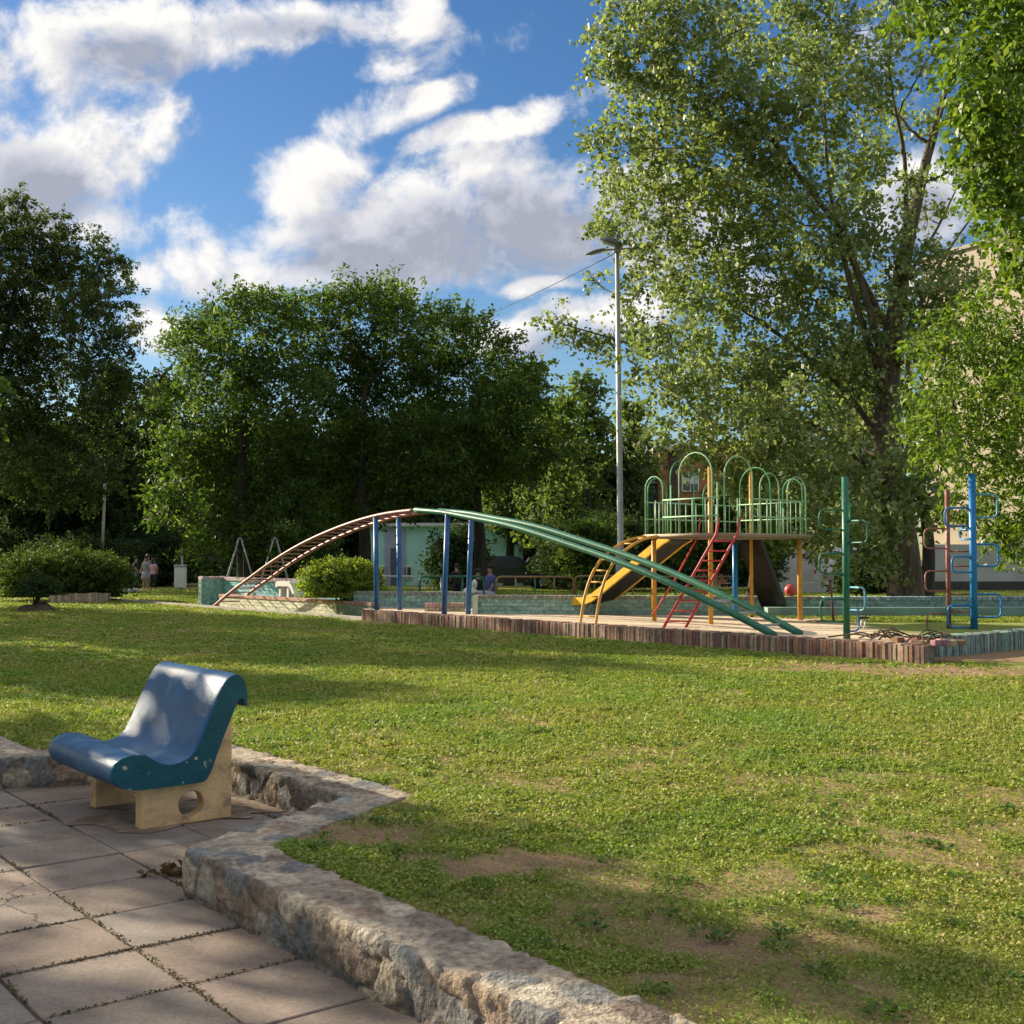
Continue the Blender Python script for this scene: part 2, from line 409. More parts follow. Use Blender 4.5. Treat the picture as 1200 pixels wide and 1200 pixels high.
def in_poly(x, y, poly):
    r = np.zeros(x.shape, bool); n = len(poly)
    for i in range(n):
        x1, y1 = poly[i]; x2, y2 = poly[(i+1) % n]
        c = ((y1 > y) != (y2 > y)) & (x < (x2-x1)*(y-y1)/(y2-y1+1e-12)+x1)
        r ^= c
    return r
lawnpoly = [tuple(p) for p in MIDL]+[tuple(C4+vdir*7+udir*300+vdir*100), tuple(C1-vdir*100+udir*300)]
lawnpoly = [tuple(MIDL[0]-vdir*100)]+[tuple(p) for p in MIDL]+[tuple(MIDL[-1]+vdir*200), tuple(MIDL[-1]+vdir*200+udir*400), tuple(MIDL[0]-vdir*100+udir*400)]

dirt = []                                            # bare patches (x, y, rx, ry, strength)
for (px, py, rx, ry, s) in [(400,975,.45,.28,1.0),(620,1010,.55,.22,.95),(830,1100,.4,.18,.8),(1010,1060,.35,.15,.6),(560,850,2.6,.7,.45),(480,890,1.6,.35,.5),
                            (760,1140,.3,.1,.7),(640,950,.6,.22,.5),(930,910,1.0,.25,.35),(1090,785,2.9,.42,1.25),(1250,788,3.2,.6,1.2),(980,780,1.4,.3,1.0),(1150,768,1.7,.8,1.4),(130,872,1.0,.3,.5),(720,880,1.3,.3,.35)]:
    q = P(px, py, LZ); dirt.append((q[0], q[1], rx, ry, s))
def cover(x, y):
    n = fbm(x*1.1, y*1.1, oct=5, seed=3); m = fbm(x*4.3, y*4.3, oct=3, seed=9)
    c = sstep(.36, .54, n*.62+m*.38)*.78+.22
    d = 0
    for (a, b, rx, ry, s) in dirt:
        k = ((x-a)/rx)**2+((y-b)/ry)**2
        d = np.maximum(d, s*.86*np.exp(-k*.8))
    c = c*(1-sstep(.18, .75, d+(m-.5)*1.1*(d > .05)))
    return np.clip(c, 0, 1)
def lawn_h(x, y): return LZ+(fbm(x*.9, y*.9, oct=3, seed=5)-.5)*.03+(fbm(x*7, y*7, oct=2, seed=6)-.5)*.014

def grid_axis(segs):
    out = [segs[0][0]]
    for a, b, s in segs:
        n = max(1, int(round((b-a)/s))); out += list(np.linspace(a, b, n+1)[1:])
    return np.array(out)
def ground_mat():
    m = bpy.data.materials.new('lawn_ground'); nt, N, L = nodes_of(m)
    out = N.new('ShaderNodeOutputMaterial'); b = N.new('ShaderNodeBsdfPrincipled'); L.new(b.outputs[0], out.inputs[0])
    b.inputs['Roughness'].default_value = .95; b.inputs['Specular IOR Level'].default_value = .1
    at = N.new('ShaderNodeAttribute'); at.attribute_name = 'Col'
    tc = N.new('ShaderNodeTexCoord')
    n1 = N.new('ShaderNodeTexNoise'); n1.inputs['Scale'].default_value = 28; n1.inputs['Detail'].default_value = 8; n1.inputs['Roughness'].default_value = .7
    n2 = N.new('ShaderNodeTexNoise'); n2.inputs['Scale'].default_value = .55; n2.inputs['Detail'].default_value = 8; n2.inputs['Roughness'].default_value = .7
    n3 = N.new('ShaderNodeTexNoise'); n3.inputs['Scale'].default_value = 90; n3.inputs['Detail'].default_value = 4
    for q in (n1, n2, n3): L.new(tc.outputs['Object'], q.inputs['Vector'])
    g = ramp(N, [(.3, (.11,.16,.024)), (.5, (.22,.275,.045)), (.68, (.34,.35,.09))]); L.new(n1.outputs['Fac'], g.inputs[0])
    g2 = ramp(N, [(.35, (.85,.92,.8)), (.65, (1.25,1.12,1.3))]); L.new(n2.outputs['Fac'], g2.inputs[0])
    mu = N.new('ShaderNodeMix'); mu.data_type = 'RGBA'; mu.blend_type = 'MULTIPLY'; mu.inputs['Factor'].default_value = 1
    L.new(g.outputs[0], mu.inputs['A']); L.new(g2.outputs[0], mu.inputs['B'])
    d = ramp(N, [(.3, (.22,.14,.085)), (.7, (.47,.31,.19))]); L.new(n3.outputs['Fac'], d.inputs[0])
    mx = N.new('ShaderNodeMix'); mx.data_type = 'RGBA'
    ad = N.new('ShaderNodeMath'); ad.operation = 'MULTIPLY_ADD'; ad.inputs[1].default_value = .5; ad.use_clamp = True
    sb = N.new('ShaderNodeMath'); sb.operation = 'SUBTRACT'; sb.inputs[1].default_value = .5
    L.new(n1.outputs['Fac'], sb.inputs[0]); L.new(sb.outputs[0], ad.inputs[0]); L.new(at.outputs['Fac'], ad.inputs[2])
    L.new(ad.outputs[0], mx.inputs['Factor']); L.new(d.outputs[0], mx.inputs['A']); L.new(mu.outputs['Result'], mx.inputs['B'])
    L.new(mx.outputs['Result'], b.inputs['Base Color'])
    bp = N.new('ShaderNodeBump'); bp.inputs['Strength'].default_value = 1; bp.inputs['Distance'].default_value = .03
    L.new(n1.outputs['Fac'], bp.inputs['Height']); L.new(bp.outputs[0], b.inputs['Normal'])
    return m
M_lawn = ground_mat()
def build_ground():
    us = grid_axis([(1.9, 9, .07), (9, 16, .16), (16, 60, .8), (60, 400, 12)])
    vs = grid_axis([(-100, -6, 6), (-6, 12, .08), (12, 30, .3), (30, 80, 1.2), (80, 300, 12)])
    U, Vv = np.meshgrid(us, vs, indexing='ij')
    X = CA*U-SA*Vv; Y = SA*U+CA*Vv
    Z = lawn_h(X, Y); c = cover(X, Y)
    ni, nj = U.shape; idx = np.arange(ni*nj).reshape(ni, nj)
    Fc = np.stack([idx[:-1, :-1], idx[1:, :-1], idx[1:, 1:], idx[:-1, 1:]], -1).reshape(-1, 4)
    xm = X.ravel()[Fc].mean(1); ym = Y.ravel()[Fc].mean(1)
    keep = in_poly(xm, ym, lawnpoly)
    o = mk('lawn', np.stack([X, Y, Z], -1).reshape(-1, 3), Fc[keep], M_lawn, smooth=True, cols=np.repeat(c.reshape(-1, 1), 3, 1))
    tag(o, kind='structure')
    b = MB(); s = 1500; b.add([(-s, -s, -.04), (s, -s, -.04), (s, s, -.04), (-s, s, -.04)], [(0, 1, 2, 3)])
    tag(b.build('ground', M_soil), kind='structure')
build_ground()

# ------------------------------------------------------------------ grass leaves
def leaf_quads(pos, size, nrm, along, aspect=.6, fold=.15):
    n = len(pos)
    nrm = nrm/np.linalg.norm(nrm, axis=1, keepdims=True)
    along = along-(along*nrm).sum(1, keepdims=True)*nrm
    along /= np.linalg.norm(along, axis=1, keepdims=True)+1e-9
    side = np.cross(nrm, along)
    s = size[:, None]
    V = np.empty((n, 4, 3), np.float32)
    V[:, 0] = pos-along*s*.5
    V[:, 1] = pos+side*s*aspect*.5-along*s*.05+nrm*s*fold
    V[:, 2] = pos+along*s*.5
    V[:, 3] = pos-side*s*aspect*.5-along*s*.05+nrm*s*fold
    return V.reshape(-1, 3), np.arange(n*4).reshape(n, 4)
def tint_grass(m):
    nt = m.node_tree; N, L = nt.nodes, nt.links
    b = [n for n in N if n.type == 'BSDF_PRINCIPLED'][0]; src = b.inputs['Base Color'].links[0].from_socket
    tc = N.new('ShaderNodeTexCoord'); n1 = N.new('ShaderNodeTexNoise'); n1.inputs['Scale'].default_value = .8; n1.inputs['Detail'].default_value = 7; n1.inputs['Roughness'].default_value = .7
    L.new(tc.outputs['Object'], n1.inputs['Vector'])
    r = ramp(N, [(.38, (.80,.95,.85)), (.52, (1.05,1.0,1.0)), (.66, (1.25,1.06,1.4))]); L.new(n1.outputs['Fac'], r.inputs[0])
    mu = N.new('ShaderNodeMix'); mu.data_type = 'RGBA'; mu.blend_type = 'MULTIPLY'; mu.inputs['Factor'].default_value = 1
    dst = [l.to_socket for l in src.links]
    L.new(src, mu.inputs['A']); L.new(r.outputs[0], mu.inputs['B'])
    for d in dst: L.new(mu.outputs['Result'], d)
tint_grass(M_grass)
def build_grass():
    n = 1500000
    r = 2.2+(30-2.2)*rng.random(n)**1.35
    a = (rng.random(n)-.5)*2*R(26.5)
    x = r*np.sin(a)/np.cos(a)*1.0; y = r
    ok = in_poly(x, y, [tuple(p) for p in [offw(WW+.02)[0]-vdir*10]+offw(WW+.02)]+[tuple(offw(WW)[-1]+vdir*60), tuple(offw(WW)[-1]+vdir*60+udir*60), tuple(offw(WW)[0]-vdir*10+udir*60)])
    u, v = CA*x+SA*y, -SA*x+CA*y
    ok &= ~((u > 13.45) & (v > 8.3)) & ~((u > 14.0) & (v <= 8.6))
    c = cover(x, y)
    clum = fbm(x*9, y*9, oct=3, seed=21)
    ok &= rng.random(n) < (c**1.3)*(.35+1.1*sstep(.35, .62, clum))*(1-sstep(15, 29, r))*1.0+.03*(r < 15)
    x, y, r, c, clum = x[ok], y[ok], r[ok], c[ok], clum[ok]; m = len(x)
    size = np.clip(r*.0034, .0115, .042)*(.6+.8*rng.random(m))
    h = lawn_h(x, y)+np.minimum(size, .022)*(.2+1.1*rng.random(m)*(.4+clum))
    nr = rng.normal(0, .75, (m, 3)); nr[:, 2] = 1.0*np.ones(m)
    al = rng.normal(0, 1, (m, 3)); al[:, 2] *= .35
    V, Fq = leaf_quads(np.stack([x, y, h], 1), size, nr, al, .62, .1)
    tag(mk('grass', V, Fq, M_grass), kind='stuff')
    n = 420000
    r = 21+(52-21)*rng.random(n)**1.3; a = (rng.random(n)-.5)*2*R(27); x = r*np.tan(a); y = r
    u, v = CA*x+SA*y, -SA*x+CA*y
    plat = (u > 13.85) & (v > 8.5) & (v < 22.5) & (y < 23.5)
    platg = plat & (fbm(x*.9, y*.9, oct=4, seed=51)+np.clip((x-4.6)/2.4, -1, 1)*.5 > .62)
    ok = ((u < 13.6) | (v > 22.9)) & (rng.random(n) < .75*sstep(20, 27, r)*cover(x, y)+.1)
    ok &= ~((u > 14.2) & (u < 15.4) & (v < 32.6)) & ~((np.abs(u-13.72) < .12)) & ~((y < 27.9) & (x > -3.8))
    z = np.where(ok, lawn_h(x, y), PZ); ok |= platg
    x, y, z, r = x[ok], y[ok], z[ok], r[ok]; m = len(x)
    nr = rng.normal(0, .75, (m, 3)); nr[:, 2] = 1
    V, Fq = leaf_quads(np.stack([x, y, z+.005+rng.random(m)*.03], 1), np.clip(r*.0019, .03, .08)*(.6+.8*rng.random(m)), nr, rng.normal(0, 1, (m, 3)), .6, .1)
    tag(mk('far_grass', V, Fq, M_grass), kind='stuff')
    n = 260; k = 26
    r = 2.5+7*rng.random(n)**1.1; a = (rng.random(n)-.5)*2*R(25); wx = r*np.tan(a); wy = r
    keep = in_poly(wx, wy, [tuple(p) for p in [offw(WW+.08)[0]-vdir*10]+offw(WW+.08)]+[tuple(offw(WW)[-1]+udir*11.0), tuple(offw(WW)[0]+udir*11.0)]); wx, wy = wx[keep], wy[keep]; n = len(wx)
    an = rng.random((n, k))*6.283; rr_ = .02+.05*rng.random((n, k))*(.5+rng.random((n, 1)))
    px_ = wx[:, None]+np.cos(an)*rr_; py_ = wy[:, None]+np.sin(an)*rr_; hh = lawn_h(px_, py_)+.012+.035*rng.random((n, k))*(1-rr_/.1)
    al = np.stack([np.cos(an), np.sin(an), .35+0*an], -1)+rng.normal(0, .3, (n, k, 3)); nr = np.stack([-np.cos(an)*.4, -np.sin(an)*.4, 1+0*an], -1)+rng.normal(0, .3, (n, k, 3))
    V, Fq = leaf_quads(np.stack([px_, py_, hh], -1).reshape(-1, 3), (.018+.022*rng.random(n*k)), nr.reshape(-1, 3), al.reshape(-1, 3), .5, .1)
    tag(mk('weeds', V, Fq, leaf_mat('weed_leaf', [(.05,.10,.02), (.08,.15,.03), (.12,.19,.04)], .25, .6, .2)), kind='stuff')
    # upright blades, sparse
    n = 230000
    r = 2.2+(15-2.2)*rng.random(n)**1.2; a = (rng.random(n)-.5)*2*R(26.5); x = r*np.tan(a); y = r
    ok = in_poly(x, y, [tuple(p) for p in [offw(WW)[0]-vdir*10]+offw(WW)]+[tuple(offw(WW)[-1]+vdir*60), tuple(offw(WW)[-1]+vdir*60+udir*60), tuple(offw(WW)[0]-vdir*10+udir*60)])
    u, v = CA*x+SA*y, -SA*x+CA*y; ok &= ~((u > 13.45) & (v > 8.3)) & ~((u > 14.0) & (v <= 8.6))
    ok &= rng.random(n) < cover(x, y)*.9+.04
    x, y, r = x[ok], y[ok], r[ok]; m = len(x)
    L_ = np.clip(r*.006, .025, .06)*(.5+rng.random(m))
    al = rng.normal(0, .55, (m, 3)); al[:, 2] = 1
    nr = rng.normal(0, 1, (m, 3))
    V, Fq = leaf_quads(np.stack([x, y, lawn_h(x, y)+L_*.35], 1), L_, nr, al, .12, .02)
    tag(mk('grass_blades', V, Fq, M_grass), kind='stuff')
build_grass()

# ------------------------------------------------------------------ stone retaining wall
def build_stone_wall():
    top = LZ+.012
    prof = []                                  # (offset from front edge, z, normal(off,z), s)
    s = 0
    for z in np.arange(-.03, top-.02, .0125): prof.append((0+.03*(top-z)*0, z, (-1, 0), s)); s += .0125
    for k in range(4):
        a = (k+.5)/4*math.pi/2; prof.append((.02-.02*math.cos(a), top-.02+.02*math.sin(a), (-math.cos(a), math.sin(a)), s)); s += .0125
    for w in np.arange(.03, WW-.02, .0125): prof.append((w, top, (0, 1), s)); s += .0125
    for k in range(3):
        a = (k+.5)/3*math.pi/2; prof.append((WW-.02+.02*math.sin(a), top-.02+.02*math.cos(a), (math.sin(a), math.cos(a)), s)); s += .0125
    for z in np.arange(top-.03, LZ-.06, -.02): prof.append((WW, z, (1, 0), s)); s += .02
    rings = []
    l0 = offw(0); l1 = offw(1)
    dist = 0
    for i in range(len(WL)-1):
        a, b = WL[i], WL[i+1]; L_ = (b-a).length; n = int(L_/.0125)
        ma, mb = l1[i]-l0[i], l1[i+1]-l0[i+1]
        d = (b-a).normalized(); nn = Vector((d.y, -d.x))*SGN
        for k in range(n+(i == len(WL)-2)):
            t = k/n; f = t*L_; g = (1-t)*L_
            m = nn+(ma-nn)*max(0, 1-f/.45)*(1 if i > 0 else 0)+(mb-nn)*max(0, 1-g/.45)*(1 if i < len(WL)-2 else 0)
            rings.append((a+(b-a)*t, m, nn, dist+f))
        dist += L_
    nr, npf = len(rings), len(prof)
    base = np.array([[r[0].x, r[0].y] for r in rings]); md = np.array([[r[1].x, r[1].y] for r in rings]); nd = np.array([[r[2].x, r[2].y] for r in rings])
    l = np.array([r[3] for r in rings])
    po = np.array([p[0] for p in prof]); pz = np.array([p[1] for p in prof]); pn = np.array([p[2] for p in prof]); ps = np.array([p[3] for p in prof])
    X = base[:, None, 0]+md[:, None, 0]*po[None]; Y = base[:, None, 1]+md[:, None, 1]*po[None]; Z = np.broadcast_to(pz[None], X.shape).copy()
    Lg = np.broadcast_to(l[:, None], X.shape); Sg = np.broadcast_to(ps[None], X.shape)
    wx = (fbm(X*9, Y*9, Z*9, 3, 31)-.5)*.09; wy = (fbm(X*9+7, Y*9, Z*9, 3, 37)-.5)*.09
    seeds = []
    rr = np.random.default_rng(3)
    for i in range(int(dist/.19)+2):
        for j in range(int(s/.125)+2):
            seeds.append((i*.19+rr.uniform(-.07, .07)+(j % 2)*.09, j*.125-.01+rr.uniform(-.04, .04)))
    seeds = np.array(seeds); q = np.stack([(Lg+wx).ravel(), (Sg+wy).ravel()], 1)
    F1 = np.full(len(q), 9.); F2 = np.full(len(q), 9.); ID = np.zeros(len(q), int)
    order = np.arange(len(q)).reshape(X.shape)
    for c0 in range(0, nr, 40):
        ids = order[c0:c0+40].ravel(); qq = q[ids]; lo, hi = qq[:, 0].min()-.5, qq[:, 0].max()+.5
        sid = np.where((seeds[:, 0] > lo) & (seeds[:, 0] < hi))[0]
        dd = np.sqrt((qq[:, None, 0]-seeds[None, sid, 0])**2+(1.25*(qq[:, None, 1]-seeds[None, sid, 1]))**2)
        k = np.argsort(dd, 1)[:, :2]; F1[ids] = dd[np.arange(len(ids)), k[:, 0]]; F2[ids] = dd[np.arange(len(ids)), k[:, 1]]; ID[ids] = sid[k[:, 0]]
    e = (F2-F1).reshape(X.shape); ID = ID.reshape(X.shape)
    cr = rr.random((len(seeds), 4))
    topmask = np.broadcast_to((pn[None, :, 1] > .9), X.shape)
    stone = sstep(.004, .030, e)*(np.where(topmask, (cr[ID, 3] < .7), 1.0))
    hgt = stone*(.004+.013*cr[ID, 0])*np.where(topmask, .55, 1.0)+((fbm(X*24, Y*24, Z*24, 4, 41)-.5)*.026+(fbm(X*5, Y*5, Z*5, 2, 43)-.5)*.016)*np.where(topmask, .55, 1.0)
    X = X+nd[:, None, 0]*pn[None, :, 0]*hgt; Y = Y+nd[:, None, 1]*pn[None, :, 0]*hgt; Z = Z+pn[None, :, 1]*hgt
    Xs = np.stack([X, Y, Z], -1).reshape(-1, 3)
    pal = np.array([(.24,.235,.215), (.33,.275,.20), (.27,.20,.14), (.38,.335,.26), (.17,.165,.155), (.43,.35,.25), (.20,.155,.115)])
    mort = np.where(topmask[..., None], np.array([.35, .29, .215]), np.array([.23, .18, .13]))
    c = pal[(cr[ID, 1]*7).astype(int) % 7]*(.8+.4*cr[ID, 2])[..., None]
    st = stone[..., None]
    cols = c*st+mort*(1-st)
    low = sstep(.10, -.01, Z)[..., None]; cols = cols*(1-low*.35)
    idx = np.arange(nr*npf).reshape(nr, npf)
    Fc = np.stack([idx[:-1, :-1], idx[:-1, 1:], idx[1:, 1:], idx[1:, :-1]], -1).reshape(-1, 4)
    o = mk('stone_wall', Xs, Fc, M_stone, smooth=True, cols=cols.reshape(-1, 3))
    tag(o, 'low rubble stone retaining wall zigzagging round the bench niche between paving and lawn', 'retaining wall')
build_stone_wall()

# ------------------------------------------------------------------ paving
def build_paving():
    b = MB(); T = .515
    ox, oy = P(164, 1105, 0)[:2]; u0, v0 = toUV(ox, oy)
    rr = random.Random(5)
    for i in range(-14, 8):
        for j in range(-12, 26):
            cu, cv = u0+(i+.5)*T, v0+(j+.5)*T
            x, y, _ = W(cu, cv)
            if cu > 4.0 or y < -4: continue
            if bool(in_poly(np.array([x]), np.array([y]), [tuple(p) for p in offw(.5)]+[tuple(offw(.5)[-1]+udir*30), tuple(offw(.5)[0]+udir*30)])[0]): continue
            k = rr.uniform(.85, 1.12); w = rr.uniform(-.015, .02)
            b.c = (.238*k+w, .196*k, .16*k-w*.5)
            g = .011+rr.random()*.006
            c = W(cu+rr.uniform(-.002, .002), cv+rr.uniform(-.002, .002), rr.uniform(-.003, .003)-.02)
            cw = T-g
            b.box((c[0], c[1], c[2]), (cw, cw, .04), R(38.6)+rr.uniform(-.004, .004), bevel=.004)
    o = b.build('paving', M_pave, cols=True); tag(o, kind='structure')
    s = MB(); A = W(u0-9, v0-8, -.012); B = W(u0+2.6, v0-8, -.012); C = W(u0+2.6, v0+15, -.012); Dd = W(u0-9, v0+15, -.012)
    s.add([A, B, C, Dd], [(0, 1, 2, 3)]); tag(s.build('paving_joint_soil', M_soil), kind='structure')
    # moss and grit in the joints
    n = 70000
    i = rng.integers(-6, 7, n); t = (rng.random(n))*14-3
    alongv = rng.random(n) < .5
    uu = np.where(alongv, u0+i*T+rng.normal(0, .009, n), u0+(rng.random(n)-.6)*7)
    j = rng.integers(-6, 14, n)
    vv = np.where(alongv, v0+t, v0+j*T+rng.normal(0, .007, n))
    x = CA*uu-SA*vv; y = SA*uu+CA*vv
    keep = (fbm(x*1.7, y*1.7, oct=3, seed=77) > .5) & ~in_poly(x, y, [tuple(p) for p in offw(0)]+[tuple(offw(0)[-1]+udir*30), tuple(offw(0)[0]+udir*30)]) & (y > 2)
    x, y = x[keep], y[keep]; m = len(x)
    nr = rng.normal(0, .6, (m, 3)); nr[:, 2] = 1
    V, Fq = leaf_quads(np.stack([x, y, .002+rng.random(m)*.006], 1), (.005+.011*rng.random(m)), nr, rng.normal(0, 1, (m, 3)), .8, .1)
    tag(mk('moss', V, Fq, leaf_mat('moss_mat', [(.05,.05,.02), (.09,.085,.035), (.14,.10,.06)], .1, .9, .1)), kind='stuff')
    # worn soil under and around the bench: thin irregular sheet
    mbs = MB(); cx_, cy_ = W(*toUV(-2.05, 7.35), 0)[:2]
    pts = [(cx_, cy_, .006)]; nseg = 60
    for k in range(nseg):
        a = 2*math.pi*k/nseg; r = .62+.22*math.sin(3*a+1)+.13*math.sin(7*a)+rr.uniform(-.06, .06)
        pts.append((cx_+r*math.cos(a)*1.0, cy_+r*math.sin(a)*.75, .0045))
    mbs.add(pts, [(0, 1+k, 1+(k+1) % nseg) for k in range(nseg)])
    tag(mbs.build('bench_soil', pm('trodden_soil', (.23,.165,.115), .9, .35, 5, .4, 40, c2=(.33,.25,.18), thr=.5, c2scale=5, soft=.1)), kind='structure')
build_paving()
def add_cracks(m):
    nt = m.node_tree; N, L = nt.nodes, nt.links
    b = [n for n in N if n.type == 'BSDF_PRINCIPLED'][0]; src = b.inputs['Base Color'].links[0].from_socket
    tc = N.new('ShaderNodeTexCoord'); nz = N.new('ShaderNodeTexNoise'); nz.inputs['Scale'].default_value = 5; nz.inputs['Detail'].default_value = 5
    L.new(tc.outputs['Object'], nz.inputs['Vector'])
    mixv = N.new('ShaderNodeVectorMath'); mixv.operation = 'MULTIPLY_ADD'; mixv.inputs[1].default_value = (.22, .22, .22)
    L.new(nz.outputs['Color'], mixv.inputs[0]); L.new(tc.outputs['Object'], mixv.inputs[2])
    vo = N.new('ShaderNodeTexVoronoi'); vo.feature = 'DISTANCE_TO_EDGE'; vo.inputs['Scale'].default_value = .95; L.new(mixv.outputs[0], vo.inputs['Vector'])
    mr = N.new('ShaderNodeMapRange'); mr.inputs['From Min'].default_value = .004; mr.inputs['From Max'].default_value = .009; mr.inputs['To Min'].default_value = 1; mr.inputs['To Max'].default_value = 0
    L.new(vo.outputs['Distance'], mr.inputs['Value'])
    n2 = N.new('ShaderNodeTexNoise'); n2.inputs['Scale'].default_value = .7; L.new(tc.outputs['Object'], n2.inputs['Vector'])
    m2 = N.new('ShaderNodeMapRange'); m2.inputs['From Min'].default_value = .56; m2.inputs['From Max'].default_value = .6; L.new(n2.outputs['Fac'], m2.inputs['Value'])
    mu = N.new('ShaderNodeMath'); mu.operation = 'MULTIPLY'; L.new(mr.outputs[0], mu.inputs[0]); L.new(m2.outputs[0], mu.inputs[1])
    mx = N.new('ShaderNodeMix'); mx.data_type = 'RGBA'; L.new(mu.outputs[0], mx.inputs['Factor']); L.new(src, mx.inputs['A']); mx.inputs['B'].default_value = (.07,.055,.04,1)
    n3 = N.new('ShaderNodeTexNoise'); n3.inputs['Scale'].default_value = 45; n3.inputs['Detail'].default_value = 6; n3.inputs['Roughness'].default_value = .75; L.new(tc.outputs['Object'], n3.inputs['Vector'])
    r3 = ramp(N, [(.32, (.72,.70,.68)), (.5, (1,1,1)), (.68, (1.22,1.2,1.18))]); L.new(n3.outputs['Fac'], r3.inputs[0])
    m3 = N.new('ShaderNodeMix'); m3.data_type = 'RGBA'; m3.blend_type = 'MULTIPLY'; m3.inputs['Factor'].default_value = 1
    L.new(mx.outputs['Result'], m3.inputs['A']); L.new(r3.outputs[0], m3.inputs['B']); L.new(m3.outputs['Result'], b.inputs['Base Color'])
add_cracks(M_pave)

# ------------------------------------------------------------------ bench
def build_bench():
    t = thing('park_bench', 'concrete park bench with curved blue painted slab on cream legs, in the stone wall niche', 'bench', (-2.12, 6.80, 0), R(38.6))
    top = [(-.15,.37),(-.14,.40),(-.11,.425),(-.06,.44),(0,.43),(.06,.40),(.12,.375),(.19,.362),(.26,.367),(.33,.39),(.375,.425),(.41,.475),(.46,.56),(.52,.665),(.56,.735),(.60,.79),(.635,.83),(.67,.85),(.72,.862),(.77,.85),(.815,.82),(.84,.785),(.853,.74),(.855,.67)]
    bot = [(.812,.665),(.805,.695),(.79,.712),(.765,.712),(.74,.695),(.69,.62),(.64,.53),(.60,.46),(.565,.385),(.53,.31),(.495,.262),(.46,.243),(.40,.238),(.2,.236),(0,.236),(-.06,.24),(-.11,.262),(-.14,.295),(-.152,.335)]
    prof = [((a*1.3 if a < 0 else a*.77 if a < .72 else .554+(a-.72)*.55), z) for a, z in top+bot]
    n = len(prof); t0, t1 = -.06, 1.06
    mb = MB(); ts = [t0, t0+.012]+list(np.linspace(t0+.05, t1-.05, 12))+[t1-.012, t1]
    rows = []
    cxm = sum(p[0] for p in prof)/n; czm = sum(p[1] for p in prof)/n
    for k, tt in enumerate(ts):
        e = .006 if k in (0, len(ts)-1) else 0
        row = []
        for i, (a, z) in enumerate(prof):
            p0, p1 = prof[i-1], prof[(i+1) % n]; dx, dz = p1[0]-p0[0], p1[1]-p0[1]; l = math.hypot(dx, dz)
            wob = (float(vnoise(a*9, tt*9, z*9, 5))-.5)*.006
            row.append((a+(dz/l)*(-e*-1)*-1*-1+(-dz/l)*(wob), tt, z+(-dx/l)*(-1)*(wob)-(e if z > .45 else -e)*.3))
        rows += row
    Fc = []; MI = []
    for k in range(len(ts)-1):
        for i in range(n):
            i2 = (i+1) % n; Fc.append((k*n+i, (k+1)*n+i, (k+1)*n+i2, k*n+i2)); MI.append(0 if i < len(top)-1 or k not in (0, len(ts)-2) else 0)
    Fc.append(tuple(range(0, n))); MI.append(1)
    Fc.append(tuple((len(ts)-1)*n+i for i in range(n-1, -1, -1))); MI.append(1)
    mk('seat_slab', rows, Fc, [M_blue, M_teal], t, mi=MI)
    s = bpy.data.objects['seat_slab']
    for p in s.data.polygons: p.use_smooth = len(p.vertices) == 4
    # legs with a round hole
    lp = [(0,0),(.72,0),(.72,.685),(.69,.625),(.64,.535),(.60,.465),(.565,.39),(.53,.315),(.495,.266),(.46,.247),(.40,.242),(0,.24)]
    lp = [(a*.77, z) for a, z in lp]
    for (y0, y1) in ((0.0, .095), (.76, .85)):
        bm = bmesh.new(); hc = (.30, .112); hr = .078; hn = 28
        outer = [bm.verts.new((a, y0, z)) for a, z in lp]
        hole = [bm.verts.new((hc[0]+hr*math.cos(2*math.pi*k/hn), y0, hc[1]+hr*math.sin(2*math.pi*k/hn))) for k in range(hn)]
        es = [bm.edges.new((outer[i], outer[(i+1) % len(outer)])) for i in range(len(outer))]+[bm.edges.new((hole[i], hole[(i+1) % hn])) for i in range(hn)]
        bmesh.ops.triangle_fill(bm, use_beauty=True, use_dissolve=False, edges=es)
        # keep only faces outside the hole
        for f in [f for f in bm.faces if math.hypot(f.calc_center_median().x-hc[0], f.calc_center_median().z-hc[1]) < hr*.9]: bm.faces.remove(f)
        r = bmesh.ops.extrude_face_region(bm, geom=list(bm.faces)); vs = [g for g in r['geom'] if isinstance(g, bmesh.types.BMVert)]
        bmesh.ops.translate(bm, verts=vs, vec=(0, y1-y0, 0)); bmesh.ops.recalc_face_normals(bm, faces=bm.faces)
        me = bpy.data.meshes.new('leg'); bm.to_mesh(me); bm.free(); me.materials.append(M_cream)
        o = bpy.data.objects.new('leg', me); COL.objects.link(o); o.parent = t
        bv = o.modifiers.new('bevel', 'BEVEL'); bv.width = .006; bv.segments = 2; bv.limit_method = 'ANGLE'
build_bench()

